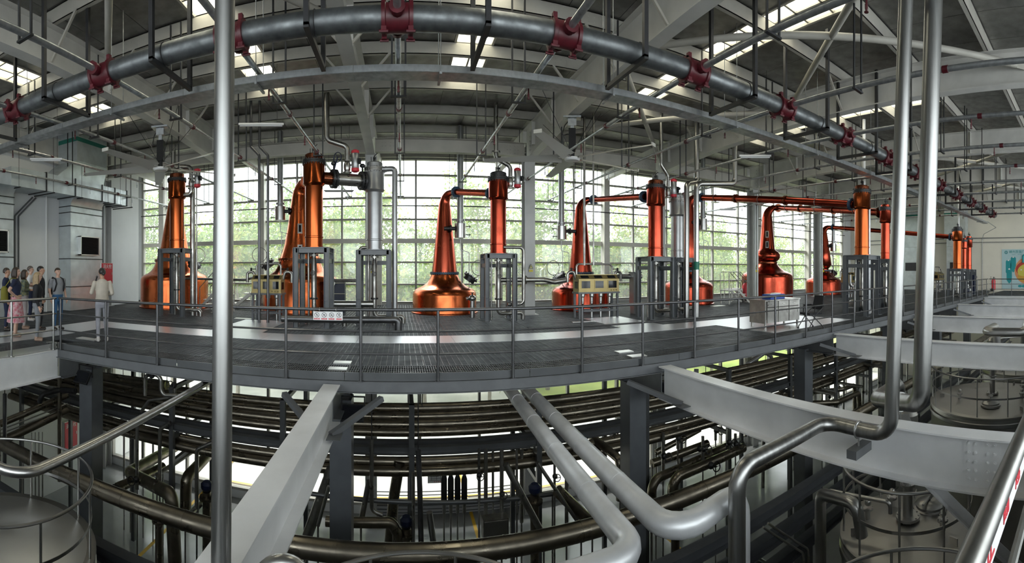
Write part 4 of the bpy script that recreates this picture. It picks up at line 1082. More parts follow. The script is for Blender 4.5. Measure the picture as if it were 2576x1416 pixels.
# ------------------------------------------------------------ spirit safes
def safe(x, y, w, lab, n=3, drops=4, rot=0):
    s = thing('spirit_safe', lab, 'spirit safe', (x, y, DECK), rot)
    d = .52; z0, z1, z2 = .92, 1.36, 1.52
    pr = [(-d / 2, z0), (-d / 2, z1), (-d / 2 + .2, z2), (d / 2 - .06, z2), (d / 2, z1 + .06), (d / 2, z0)]
    vs = [(sx * w / 2, a, b) for sx in (-1, 1) for a, b in pr]; k = len(pr)
    obj('case', M().add(vs, [tuple(range(k)), tuple(range(2 * k - 1, k - 1, -1))] + [(i, k + i, k + (i + 1) % k, (i + 1) % k) for i in range(k)]), brass, s, local=True, angle=20)
    m = M()
    obj('case_trim', M().box(0, -d / 2 - .006, z0 + .02, w + .03, .02, .04).box(0, -d / 2 - .006, z1, w + .03, .02, .03).box(0, 0, z2, w + .02, d - .3, .02), brass, s, local=True)
    for i in range(n):
        cx = -w / 2 + w * (i + .5) / n; ww = w / n * .62
        fr = obj('window_surround', M().box(cx, -d / 2 - .008, (z0 + z1) / 2 + .04, ww + .05, .012, .30), brass, s, local=True)
        obj('window', M().box(cx, -d / 2 - .014, (z0 + z1) / 2 + .04, ww, .01, .25), glass_dark, fr, local=True)
        t = M().box(0, 0, 0, ww * .9, .14, .01); a = atan2(z2 - z1, .2)
        t.v = [(v[0] + cx, -d / 2 + .1 + v[1] * cos(a) - v[2] * sin(a) - .004, (z1 + z2) / 2 + v[1] * sin(a) + v[2] * cos(a) + .008) for v in t.v]
        obj('top_window', t, glass_dark, s, local=True)
    for sx in (-1, 1): obj('side_window', M().box(sx * (w / 2 + .004), -.02, (z0 + z1) / 2 + .02, .01, .26, .24), glass_dark, s, local=True)
    for i in range(3): obj('knob', M().lathe((w / 2 - .1 - i * .1, -d / 2 - .005, z0 + .06), [(.022, 0), (.022, .02), (.012, .03)], 10, ax=(0, -1, 0)), brass, s, local=True)
    for sx in (-1, 1):
        for sy in (-1, 1): obj('leg', M().box(sx * (w / 2 - .04), sy * (d / 2 - .04), z0 / 2, .07, .07, z0), frame_paint, s, local=True)
    obj('table_frame', M().box(0, 0, z0 - .03, w + .06, d + .06, .06), frame_paint, s, local=True)
    for sy in (-1, 1): obj('stretcher', M().box(0, sy * (d / 2 - .04), .26, w - .1, .05, .06), frame_paint, s, local=True)
    for i in range(drops):
        cx = -w / 2 + w * (i + .7) / (drops + .4)
        obj('drop_pipe', M().lathe((cx, 0, 0), [(.045, 0), (.045, .55), (.055, .56), (.055, .72), (.085, .76), (.085, .9)], 12), steel, s, local=True)
        obj('drop_glass', M().cyl((cx, -.03, .3), (cx, -.03, .5), .035, 8), glass_dark, s, local=True)
    m = M().tube([(-w / 2 + .06, .1, z1), (-w / 2 + .06, .1, z2 + .38), (w / 2 - .1, .1, z2 + .38), (w / 2 - .1, .1, z1 + .1)], .035, 12, bend=.12)
    for sx in (-1, 1): m.tube([(sx * w / 2 * .96, .1, z1), (sx * (w / 2 + .06), .1, z2 + .12), (sx * (w / 2 + .28), .1, z2 + .08), (sx * (w / 2 + .28), .1, z1 - .1)], .05, 12, bend=.1)
    obj('spirit_pipe', m, steel_dull, s, local=True)
    for sx in (-1, 1): obj('tap', M().cyl((sx * (w / 2 - .08), .1, z2 + .2), (sx * (w / 2 + .14), .1, z2 + .2), .016, 6).box(sx * (w / 2 + .14), .1, z2 + .2, .05, .05, .09), black_plastic, s, local=True)
    return s
safe(-4.45, 14.15, 1.02, 'small brass spirit safe left of the copper columns', drops=3)
safe(6.72, 14.15, 1.56, 'wide brass spirit safe in front of the red-brown still', drops=4)
safe(23.1, 14.1, 1.3, 'brass spirit safe behind the nearest right condenser stand')
safe(31.6, 11.4, 1.2, 'far brass spirit safe beside the farthest condensers')

# ------------------------------------------------------------ people
skin = mat('skin', (.50, .29, .20), .5, noise=.06)
skin2 = mat('skin_pale', (.58, .36, .27), .5, noise=.06)
def cloth(n, c, c2=None, sc=6): return mat(n, c, .85, noise=.15 if not c2 else 0, nscale=sc, col2=c2, bump=.1, bscale=60)
def person(px, py, face, h, lab, top, bottom, shoe, hairm, hair='short', sleeve=.6, female=False, pose='relaxed', sk=None, skirt=None, apx=None):
    base = W(px, py, z=DECK); base.z = DECK + .006
    fa = atan2(face[1], face[0]) - pi / 2
    root = thing('person', lab, 'person', base, fa, kind=None)
    s = h / 1.72; sk = sk or skin
    bones = []                                   # (region, p, q, r0, r1, flatten x, flatten y)
    m = M()
    def limb(reg, p, q, r0, r1, n=5, seg=12):
        p, q = Vector(p), Vector(q); d = (q - p)
        pts = [p - d.normalized() * r0 * .55] + [p + d * (k / n) for k in range(n + 1)] + [q + d.normalized() * r1 * .55]
        rs = [r0 * .6] + [r0 + (r1 - r0) * k / n for k in range(n + 1)] + [r1 * .6]
        m.tube(pts, r0, seg, rs=rs); bones.append((reg, p, q))
    def loft(reg, secs, seg=20):
        b = len(m.v)
        for (x, y, z, rx, ry) in secs:
            for k in range(seg):
                a = 2 * pi * k / seg; m.v.append((x + rx * cos(a), y + ry * sin(a), z))
        for i in range(len(secs) - 1):
            for k in range(seg):
                l = (k + 1) % seg; m.f.append([b + i * seg + k, b + i * seg + l, b + (i + 1) * seg + l, b + (i + 1) * seg + k]); m.mi.append(0)
        m.f.append([b + k for k in range(seg - 1, -1, -1)]); m.f.append([b + (len(secs) - 1) * seg + k for k in range(seg)]); m.mi += [0, 0]
        bones.append((reg, Vector(secs[0][:3]), Vector(secs[-1][:3])))
    hw = .165 if female else .165; sw = .185 if female else .215; ww = .14 if female else .16
    loft('hips', [(0, 0, .80, hw * .75, .095), (0, -.01, .88, hw * 1.02, .12), (0, -.005, .96, hw, .118), (0, 0, 1.02, hw * .93, .11)])
    loft('torso', [(0, 0, .96, hw * 1.03, .125), (0, 0, 1.02, hw * .98, .12), (0, .005, 1.10, ww * 1.05, .112), (0, .012 if female else .005, 1.22, ww * 1.14, .125 if female else .12), (0, .015 if female else 0, 1.30, sw * .86, .132 if female else .122), (0, -.005, 1.39, sw * .88, .105), (0, -.01, 1.435, sw * .62, .075), (0, -.005, 1.47, .07, .06)])
    limb('neck', (0, -.005, 1.45), (0, .02, 1.54), .055, .05)
    # head: skull, jaw, nose, ears
    hz = 1.615
    m.sphere((0, .005, hz + .025), .075, .094, .09, 16, 12); m.sphere((0, .04, hz - .035), .058, .062, .072, 14, 10); m.sphere((0, .062, hz - .085), .03, .03, .022, 10, 8)
    m.sphere((0, .108, hz - .012), .013, .02, .022, 8, 8); m.sphere((0, .098, hz + .012), .009, .014, .03, 8, 6)
    m.sphere((0, .094, hz - .055), .024, .012, .009, 8, 6); m.sphere((.03, .085, hz + .03), .026, .014, .008, 8, 6); m.sphere((-.03, .085, hz + .03), .026, .014, .008, 8, 6)
    for sx in (-1, 1): m.sphere((sx * .076, -.005, hz), .012, .022, .034, 8, 8)
    bones.append(('head', Vector((0, .02, hz - .08)), Vector((0, .02, hz + .08))))
    for sx in (-1, 1):
        st = .02 * sx
        kx = sx * .095
        limb('leg', (sx * .085, 0, .88), (kx, .02, .50), .088, .058); limb('leg', (kx, .02, .50), (sx * .10, -.015, .11), .058, .040)
        limb('shoe', (sx * .10, -.05, .045), (sx * .115, .12, .035), .040, .036); limb('shoe', (sx * .10, -.03, .07), (sx * .10, -.03, .10), .045, .043)
        sh = Vector((sx * (sw - .01), -.005, 1.40))
        if pose == 'hip' and sx == (-1 if apx else 1): el, wr = Vector((sx * .40, -.12, 1.17)), Vector((sx * .20, .03, 1.0))
        elif pose == 'mic' and sx < 0: el, wr = Vector((sx * .25, .04, 1.14)), Vector((sx * .13, .28, 1.31))
        elif pose in ('mic', 'hold') : el, wr = Vector((sx * .235, -.03, 1.13)), Vector((sx * .15, .22, 1.10))
        elif pose == 'fold': el, wr = Vector((sx * .25, -.02, 1.14)), Vector((-sx * .02, .20, 1.14))
        else: el, wr = Vector((sx * .25, -.04, 1.13)), Vector((sx * .255, .05, .88))
        limb('uarm', sh, el, .064 if not female else .058, .05 if sleeve > .5 else .042); limb('farm', el, wr, .047 if sleeve > .65 else .041, .034 if sleeve > .75 else .028)
        d = (wr - el).normalized(); side = d.cross(Vector((0, 1, 0))) if abs(d.y) < .8 else d.cross(Vector((0, 0, 1)))
        side.normalize(); nrm = side.cross(d).normalized()
        palm = wr + d * .085
        limb('hand', wr + d * .01, palm, .028, .03)
        for k in range(4):
            o = palm + nrm * ((k - 1.5) * .017); L = (.066, .078, .072, .056)[k]; c = side * (-sx * .012)
            kn = o + d * L * .5 + c * .5; limb('hand', o - d * .01, kn, .0095, .009, 2, 8); limb('hand', kn, kn + d * L * .42 + c * 1.6, .009, .0075, 2, 8)
        t0 = wr + d * .035 + nrm * .026; limb('hand', t0, t0 + nrm * .03 + d * .03, .0115, .010, 2, 8); limb('hand', t0 + nrm * .03 + d * .03, t0 + nrm * .036 + d * .06, .010, .008, 2, 8)
    m.v = [(a * s, b * s, c * s) for a, b, c in m.v]
    tmp = obj('body', m, sk, None)
    md = tmp.modifiers.new('r', 'REMESH'); md.mode = 'VOXEL'; md.voxel_size = .0085
    md = tmp.modifiers.new('s', 'SMOOTH'); md.iterations = 4; md.factor = .5
    me = bpy.data.meshes.new_from_object(tmp.evaluated_get(bpy.context.evaluated_depsgraph_get()))
    old = tmp.data; tmp.modifiers.clear(); tmp.data = me; bpy.data.meshes.remove(old)
    me.name = 'body'; me.materials.clear()
    for k in (sk, top, bottom, shoe): me.materials.append(k)
    B = [(r, p * s, q * s) for r, p, q in bones]
    idx = []
    for f in me.polygons:
        c = f.center; best, br, bt = 9, 'torso', 0
        z = c.z / s; ax = abs(c.x) / s
        for r, p, q in B:
            if r == 'hand' and abs(z - 1.05) > .42: continue
            d = q - p; t = max(0, min(1, (c - p).dot(d) / max(d.length_squared, 1e-9))); k = (p + d * t - c).length
            if r in ('torso', 'hips') and z < 1.46: k -= .09 * s
            if z > 1.475 and r != 'head' and (c.x / s) ** 2 + (c.y / s) ** 2 < .03: continue
            if k < best: best, br, bt = k, r, t
        if br == 'head' or br == 'hand' or (z > 1.475 and ax < .12) or (br == 'neck' and z > 1.45): i = 0
        elif br == 'uarm': i = 1 if bt < sleeve * 1.6 or sleeve > .62 else 0
        elif br == 'farm': i = 1 if sleeve > .65 and bt < (sleeve - .6) * 2.4 else 0
        elif br == 'leg': i = 2 if (skirt is None or z > .7) and z > .11 else 0
        elif br == 'shoe': i = 3
        elif br == 'hips': i = 1 if z > .99 else 2
        else: i = 1 if z > .955 else 2
        idx.append(i)
    me.polygons.foreach_set('material_index', idx)
    me.polygons.foreach_set('use_smooth', [True] * len(idx)); me.update()
    tmp.parent = root; tmp.matrix_basis = Matrix.Identity(4)
    # hair, eyes
    hm = M()
    n, rg = 20, 12
    vs = []
    for i in range(rg + 1):
        t = pi * i / rg
        for k in range(n):
            a = 2 * pi * k / n; fy = sin(a)                      # fy > 0: face side
            lim = pi * (.40 if fy > .25 else (.52 if fy > -.3 else .66))
            if hair in ('long', 'bob'): lim = pi * (.36 if fy > .45 else .72)
            tt = min(t, lim) if True else t
            r = 1.0
            vs.append((sin(tt) * cos(a) * .085, .0 + sin(tt) * sin(a) * .104, hz + .025 + cos(tt) * .103))
    fs = [(i * n + k, (i + 1) * n + k, (i + 1) * n + (k + 1) % n, i * n + (k + 1) % n) for i in range(rg) for k in range(n)]
    hm.add(vs, fs)
    if hair in ('long', 'bob'):
        dz = -.28 if hair == 'long' else -.17
        for k in range(9):
            a = pi + pi * k / 8 if True else 0
            x0, y0 = cos(a) * .074, sin(a) * .085 + .005
            hm.tube([(x0, y0, hz + .03), (x0 * 1.2, y0 * 1.15, hz - .08), (x0 * 1.25, y0 * 1.1, hz + dz)], .03, 8, rs=[.032, .036, .016])
    if hair == 'bun': hm.sphere((0, -.125, hz + .0), .045, .045, .05, 12, 8); hm.sphere((.0, -.16, hz - .02), .03, .03, .04, 10, 6)
    hm.v = [(a * s, b * s, c * s) for a, b, c in hm.v]
    if hair != 'bald': obj('hair', hm, hairm, root, local=True, angle=80)
    e = M()
    for sx in (-1, 1): e.sphere((sx * .031 * s, .086 * s, (hz + .012) * s), .011 * s, .006 * s, .007 * s, 8, 6)
    obj('eyes', e, blackm, root, local=True)['kind'] = 'stuff'
    if skirt:
        k = M(); sec = [(1.02, .15, .118), (.95, .185, .14), (.85, .205, .16), (.6, .235, .20), (.36, .26, .225)]
        b = 0; seg = 28
        for z, rx, ry in sec:
            for q in range(seg):
                a = 2 * pi * q / seg; w = 1 + (.05 * sin(7 * a) if z < .7 else 0); k.v.append((rx * cos(a) * w * s, ry * sin(a) * w * s, z * s))
        for i in range(len(sec) - 1):
            for q in range(seg): k.f.append([i * seg + q, (i + 1) * seg + q, (i + 1) * seg + (q + 1) % seg, i * seg + (q + 1) % seg]); k.mi.append(0)
        obj('skirt', k, skirt, root, local=True, angle=80)
        obj('waistband', M().lathe((0, 0, 0), [(.0, 0)], 4) if False else M().torus((0, 0, 1.02 * s), .128 * s, .026 * s, (0, 0, 1), 28, 8), mat('tan_belt', (.45, .30, .17), .6), root, local=True)
    return root, s
black_c = cloth('black_cloth', (.014, .014, .017)); navy_c = cloth('navy_cloth', (.012, .018, .05)); grey_c = cloth('grey_cloth', (.30, .31, .33)); jeans = cloth('blue_denim', (.055, .16, .33), (.03, .09, .2), 5)
white_c = cloth('white_cloth', (.68, .67, .68)); beige_c = cloth('beige_cloth', (.50, .45, .38)); ltgrey_c = cloth('light_grey_cloth', (.33, .33, .37)); trouser_grey = cloth('grey_trousers', (.20, .21, .23)); pale_c = cloth('pale_trousers', (.45, .40, .40))
floral = cloth('floral_skirt', (.45, .03, .08), (.62, .52, .52), 14); scarf_c = cloth('patterned_cloth', (.05, .10, .12), (.30, .28, .12), 18)
hair_b = mat('black_hair', (.012, .01, .010), .45); hair_d = mat('dark_brown_hair', (.03, .018, .012), .5); hair_y = mat('blonde_hair', (.34, .24, .13), .5, noise=.3, nscale=30); hair_g = mat('cropped_grey_hair', (.10, .08, .07), .7)
shoe_t = mat('tan_shoe', (.30, .20, .15), .6); shoe_w = mat('pale_shoe', (.55, .52, .50), .6); shoe_d = mat('dark_shoe', (.03, .022, .02), .5)
yellow_c = cloth('yellow_cloth', (.17, .155, .02))
g, s = person(257, 862, (-.78, .62), 1.72, 'guide in a beige shirt and grey trousers seen from behind', beige_c, ltgrey_c, shoe_w, hair_b, 'bun', .8, True, 'mic')
mic = thing('microphone', 'black hand microphone held by the guide', 'microphone', WM(g) @ Vector((-.13, .40, 1.30)))
a, b = WM(g) @ Vector((-.12, .36, 1.29)), WM(g) @ Vector((-.06, .31, 1.52))
obj('handle', M().cyl(a, b, .016, 10), black_plastic, mic); obj('head', M().sphere(b, .027, .027, .03, 10, 8), dark_iron, mic)
person(145, 829, (.98, -.2), 1.73, 'bearded man in a grey t-shirt and blue jeans with a backpack', grey_c, jeans, shoe_d, hair_d, 'short', .55, False, 'relaxed', skin2)
person(94, 855, (.70, .71), 1.62, 'blonde woman in a black cardigan and grey trousers', black_c, trouser_grey, shoe_t, hair_y, 'long', 1.0, True, 'relaxed', skin2)
person(40, 842, (.72, .69), 1.74, 'woman in a navy top and red floral skirt with her hand on her hip', navy_c, navy_c, shoe_t, hair_d, 'bob', .45, True, 'hip', skin2, floral, apx=False)
person(62, 824, (.70, .71), 1.68, 'woman in a patterned scarf and pale trousers behind the floral skirt', scarf_c, pale_c, shoe_t, hair_d, 'bob', .9, True, 'fold')
person(76, 804, (.74, .66), 1.80, 'close-cropped man in a white t-shirt standing at the back', white_c, navy_c, shoe_w, hair_g, 'short', .55, False, 'fold', skin2)
person(102, 829, (.74, .66), 1.78, 'dark-haired man in black just behind the blonde woman', black_c, black_c, shoe_d, hair_b, 'short', .9, False, 'relaxed')
person(16, 826, (.72, .69), 1.73, 'man in a dark navy shirt at the far left edge', navy_c, navy_c, shoe_d, hair_d, 'short', .6, False, 'relaxed')
# backpack of the bearded man: hangs on his shoulders
gp = [o for o in COL.objects if o.get('label', '').startswith('bearded')][0]
bp = thing('backpack', 'black backpack on the shoulders of the bearded man', 'backpack', WM(gp) @ Vector((0, -.2, 1.0)))
bp.matrix_basis = WM(gp)
obj('bag', M().lathe((0, -.235, .98), [(.08, 0), (.145, .05), (.15, .3), (.12, .42), (.05, .46)], 16), black_c, bp, local=True)
for sx in (-1, 1): obj('strap', M().tube([(sx * .11, -.16, 1.40), (sx * .125, -.06, 1.475), (sx * .125, .09, 1.43), (sx * .13, .145, 1.30), (sx * .15, .07, 1.1), (sx * .12, -.16, 1.02)], .022, 8), black_c, bp, local=True)
fp = [o for o in COL.objects if 'floral skirt with' in o.get('label', '')][0]
bg_ = thing('shoulder_bag', 'yellow-green cloth bag behind the woman in the floral skirt', 'bag', WM(fp).translation); bg_.matrix_basis = WM(fp)
obj('bag', M().lathe((.16, -.27, .86), [(.06, 0), (.10, .04), (.09, .36), (.04, .42)], 14), yellow_c, bg_, local=True); obj('strap', M().tube([(.17, -.24, 1.28), (.15, -.1, 1.48), (.1, .02, 1.47)], .012, 6), yellow_c, bg_, local=True)

# ------------------------------------------------------------ things on the platform
# steel desk, chair and blue tray
p = W(1972, 815, z=DECK)
dk_ = thing('work_desk', 'brushed steel work desk with drawers beside the guardrail', 'desk', (p.x, p.y + .35, DECK), R(-3))
obj('top', M().box(0, 0, .80, 1.55, .72, .04), steel_dull, dk_, local=True)
obj('side_panel', M().box(-.73, 0, .46, .05, .66, .64), steel_dull, dk_, local=True); obj('side_panel', M().box(.73, 0, .46, .05, .66, .64), steel, dk_, local=True)
obj('back_panel', M().box(0, .31, .46, 1.44, .03, .64), steel_dull, dk_, local=True)
for i in range(3):
    x = -.46 + i * .47
    d = obj('drawer', M().box(x, -.335, .69, .44, .03, .16), steel_dull, dk_, local=True); obj('handle', M().box(x, -.355, .69, .10, .02, .015), steel, d, local=True)
    d = obj('door', M().box(x, -.335, .37, .44, .03, .44), steel_dull, dk_, local=True); obj('handle', M().box(x + .16, -.355, .45, .015, .02, .1), steel, d, local=True)
for sx in (-1, 1):
    for sy in (-1, 1): obj('leg', M().box(sx * .70, sy * .28, .07, .05, .05, .14), steel_dull, dk_, local=True)
t = thing('storage_tray', 'blue plastic tray of papers on the steel desk', 'tray', WM(dk_) @ Vector((-.05, .02, .82)), R(-3))
m = M().box(0, 0, .01, .62, .36, .02)
for sx in (-1, 1): m.box(sx * .30, 0, .075, .02, .36, .13); m.box(0, sx * .17, .075, .62, .02, .13)
obj('tray', m, blue_bin, t, local=True); obj('papers', M().box(-.05, 0, .09, .45, .27, .12).box(.12, .02, .16, .26, .2, .02, .2), white_plain, t, local=True)
p = W(2040, 822, z=DECK)
ch = thing('office_chair', 'black folding office chair on castors beside the steel desk', 'chair', (p.x, p.y, DECK), R(75))
obj('seat', M().box(0, 0, .45, .46, .44, .05), black_c, ch, local=True)
bk = obj('backrest', M().add([(-.22, -.22, .55), (.22, -.22, .55), (.20, -.30, .95), (-.20, -.30, .95), (-.22, -.245, .55), (.22, -.245, .55), (.20, -.325, .95), (-.20, -.325, .95)], [(3, 2, 1, 0), (4, 5, 6, 7), (0, 1, 5, 4), (1, 2, 6, 5), (2, 3, 7, 6), (3, 0, 4, 7)]), black_c, ch, local=True)
for sx in (-1, 1):
    obj('leg', M().tube([(sx * .23, -.24, .60), (sx * .22, .0, .42), (sx * .25, .27, .05)], .014, 8, bend=.05), blackm, ch, local=True)
    obj('leg', M().tube([(sx * .20, .12, .42), (sx * .25, -.27, .05)], .014, 8), blackm, ch, local=True)
    obj('armrest', M().tube([(sx * .25, -.26, .66), (sx * .27, .06, .66), (sx * .25, .08, .45)], .015, 8, bend=.05).box(sx * .27, -.08, .68, .06, .26, .025), black_plastic, ch, local=True)
    for sy in (-1, 1): obj('castor', M().cyl((sx * .24, sy * .27, .03), (sx * .26, sy * .27, .03), .03, 10), rubber, ch, local=True)
# fire extinguisher on its trolley
p = W(1881, 752, z=DECK)
ex = thing('fire_extinguisher', 'red wheeled fire extinguisher beside the column by the windows', 'extinguisher', (p.x, p.y + .2, DECK))
obj('cylinder', M().lathe((0, 0, .1), [(.13, 0), (.16, .03), (.16, .72), (.1, .84), (.04, .88)], 20), red_sign, ex, local=True)
obj('valve', M().lathe((0, 0, .98), [(.035, 0), (.035, .12)], 10).tube([(0, 0, 1.08), (.2, -.05, 1.1), (.24, -.05, .6), (.2, -.05, .3)], .018, 8, bend=.1).box(.05, 0, 1.12, .16, .03, .03), dark_iron, ex, local=True)
obj('handle', M().tube([(-.12, .17, .2), (-.12, .22, 1.15), (.12, .22, 1.15), (.12, .17, .2)], .015, 8, bend=.08), steel_dull, ex, local=True)
for sx in (-1, 1): obj('wheel', M().cyl((sx * .17, .1, .12), (sx * .21, .1, .12), .12, 16), rubber, ex, local=True)
e2 = copy_tree(ex, (33.9, 7.6, DECK), 0, 'red wheeled fire extinguisher at the corner before the end wall')
# steps to the manways
def steps(x, y, rz, lab, rail=True, n=3, w=.62):
    s = thing('manway_steps', lab, 'steps', (x, y, DECK), rz)
    for i in range(n): obj('tread', M().box(i * .24, 0, .24 + i * .22, .26, w, .035), white_paint, s, local=True)
    H2 = .24 + (n - 1) * .22
    obj('landing', M().box(n * .24 + .25, 0, H2 + .0, .7, w, .04), white_paint, s, local=True)
    for sy in (-1, 1):
        obj('stringer', M().bar((-.18, sy * w / 2, .02), (n * .24 - .05, sy * w / 2, H2 + .02), .03, .12), white_paint, s, local=True)
        for x0 in (n * .24 - .05, n * .24 + .55): obj('leg', M().box(x0, sy * w / 2, H2 / 2, .04, .04, H2), white_paint, s, local=True)
        if rail:
            r = M().tube([(-.1, sy * w / 2, .1), (-.1, sy * w / 2, .95), (n * .24 - .05, sy * w / 2, H2 + .9), (n * .24 + .58, sy * w / 2, H2 + .9), (n * .24 + .58, sy * w / 2, H2)], .018, 8)
            r.cyl((n * .24 - .05, sy * w / 2, H2), (n * .24 - .05, sy * w / 2, H2 + .9), .016, 8).cyl((n * .24 - .05, sy * w / 2, H2 + .45), (n * .24 + .58, sy * w / 2, H2 + .45), .012, 8)
            obj('handrail', r, steel_dull, s, local=True)
    return s
p = W(612, 768, r=19); steps(p.x - .3, p.y, R(10), 'low white steps between the pole and the small spirit safe', False)
p = W(1815, 760, r=21.5); steps(p.x + 1.5, p.y, R(180), 'white steps with handrails right of the half-hidden dark red still')
p = W(1862, 758, r=22.5); steps(17.05, 17.05, R(176), 'white steps with handrails left of the column with the extinguisher')
p = W(520, 790, r=18.5); steps(p.x, p.y, R(-20), 'white steps beside the far left still, partly behind the pole')
# plate heat exchanger and the lagged pipes that run between the safes and the columns
p = W(852, 771, r=16.5)
hx = thing('heat_exchanger', 'dark blue plate heat exchanger behind the nearest copper condenser', 'heat exchanger', (p.x, p.y, DECK))
obj('plate_pack', M().box(0, 0, .72, .5, .34, 1.25), navy, hx, local=True)
for i in range(6): obj('tie_bolt', M().cyl((.27, -.2 if i % 2 else .2, .2 + .2 * i), (-.27, -.2 if i % 2 else .2, .2 + .2 * i), .015, 6), steel, hx, local=True)
for z in (.3, 1.2): obj('nozzle', flange(M().cyl((-.2, -.17, z), (-.2, -.38, z), .08, 14), (-.2, -.36, z), (0, -1, 0), .12, .015, 8), steel, hx, local=True)
obj('foot', M().box(0, 0, .05, .5, .4, .1), frame_paint, hx, local=True)
h2 = copy_tree(hx, (18.3, 9.3, DECK), R(90), 'dark blue plate heat exchanger between the stainless pipes at the right')
h3 = copy_tree(hx, (28.4, 7.9, DECK), R(90), 'small dark blue heat exchanger by the farthest condensers')
def pipe_thing(name, lab, pts, r, mt, bend=.15, fl=(), cat='pipe', seg=14):
    t = thing(name, lab, cat, pts[0])
    P = [Vector(q) for q in pts]
    obj('pipe', M().tube(P, r, seg, bend=bend), mt, t)
    # lagging bands
    for a, b in zip(P[:-1], P[1:]):
        L = (b - a).length
        if L > 2.5 and r > .07:
            m = M(); n = int(L / 1.15)
            for i in range(1, n): m.tube([a.lerp(b, i / n) - (b - a).normalized() * .012, a.lerp(b, i / n) + (b - a).normalized() * .012], r * 1.035, seg)
            obj('lagging_band', m, mt, t)['kind'] = 'stuff'
    for i, f in fl: a, b = P[i], P[i + 1]; obj('flange', flange(M(), a.lerp(b, f), (b - a), r + .06, .02, 8), steel_dull, t)
    return t
z = H(-.36)
pipe_thing('lagged_pipe', 'lagged pipe from the condenser right of the central still to the wide safe', [(3.3, 14.9, z), (5.0, 14.9, z), (5.35, 14.7, z - .08), (5.8, 14.5, z)], .09, steel_dull, .1, ((0, .6),))
pipe_thing('lagged_pipe', 'lagged pipe running right from the wide safe behind the stand', [(7.6, 14.6, z), (7.95, 14.8, z + .1), (9.0, 14.8, z + .1)], .10, steel, .1)
pipe_thing('lagged_pipe', 'grey pipe from the pole to the small safe', [(-9.2, 16.0, z), (-5.4, 14.4, z), (-5.0, 14.35, z + .1), (-4.9, 14.3, z + .1)], .045, steel_dull, .1)
pipe_thing('lagged_pipe', 'bright lagged pipe at the foot of the silver column left of centre', [(-2.4, 13.6, DECK + .62), (-.9, 13.75, DECK + .62)], .11, steel, .1)
pipe_thing('lagged_pipe', 'low dark pipe passing the foot of the nearest copper condenser', [(-3.4, 12.1, DECK + .3), (-.1, 12.25, DECK + .3), (-.1, 12.25, DECK)], .10, rail_m, .1)
pipe_thing('lagged_pipe', 'bent pipe dropping beside the stand right of the central still', [(3.35, 14.2, H(.75)), (4.05, 14.2, H(.75)), (4.05, 14.2, H(-1.15)), (3.5, 14.2, H(-1.15))], .055, steel_dull, .15)
pipe_thing('lagged_pipe', 'bent pipe from the silver column back to the heat exchanger', [(-1.1, 13.9, H(.7)), (-1.35, 13.95, H(.7)), (-1.35, 13.95, H(-.35)), (-2.3, 14.2, H(-.35))], .055, steel_dull, .15)
p = W(560, 560, r=1)
# steel box and pump beside the wide safe
q = W(1598, 740, r=17.0)
bx_ = thing('metal_cabinet', 'plain grey metal cabinet right of the wide brass safe', 'cabinet', (q.x, q.y, DECK))
obj('case', M().box(0, 0, .92, .34, .34, 1.3).box(0, 0, .13, .28, .28, .26), silver_col, bx_, local=True); obj('lid', M().box(0, 0, 1.59, .38, .38, .04), frame_paint, bx_, local=True)
q = W(1188, 800, r=15.6)
st_ = thing('strainer', 'small steel strainer valve right of the central still', 'valve', (q.x, q.y, DECK))
obj('pipe', M().cyl((0, 0, 0), (0, 0, .6), .09, 14), steel, st_, local=True); obj('body', M().sphere((0, 0, .68), .14, .14, .12, 14, 10).cyl((-.14, 0, .68), (-.22, 0, .66), .06, 10), steel, st_, local=True); obj('hand_wheel', M().cyl((0, 0, .78), (0, 0, .88), .03, 8).torus((0, 0, .88), .08, .012, (0, 0, 1), 16, 6), dark_iron, st_, local=True)
# pump groups near the right condenser
for k, (x, y, n) in enumerate(((15.0, 8.9, 'at the foot of the nearest right condenser'), (16.2, 9.2, 'between the stainless pipes by the slim column'), (26.6, 7.7, 'beside the farthest condenser stand'))):
    u = thing('pump_unit', 'cluster of stainless pump and valves ' + n, 'pump', (x, y, DECK))
    obj('base', M().box(0, 0, .1, .9, .5, .2), frame_paint, u, local=True)
    obj('motor', M().lathe((-.3, 0, .38), [(.1, 0), (.15, .02), (.15, .4), (.1, .44)], 16, ax=(1, 0, 0)), navy if k == 2 else steel_dull, u, local=True)
    obj('casing', flange(M().lathe((.22, 0, .38), [(.1, 0), (.2, .04), (.2, .14), (.08, .18)], 18, ax=(1, 0, 0)), (.28, 0, .62), (0, 0, 1), .1, .02, 8), steel, u, local=True)
    obj('pipe', M().tube([(.28, 0, .5), (.28, 0, 1.05), (-.25, .1, 1.05), (-.25, .1, 1.5)], .05, 12, bend=.1).tube([(.4, 0, .38), (.7, 0, .38), (.7, 0, 0)], .05, 12, bend=.1), steel, u, local=True)
    obj('valve', M().sphere((.28, 0, .85), .09, .09, .08, 10, 8).cyl((.28, 0, .85), (.28, -.16, .85), .015, 6).torus((.28, -.16, .85), .08, .012, (0, 1, 0), 16, 6), dark_iron, u, local=True)

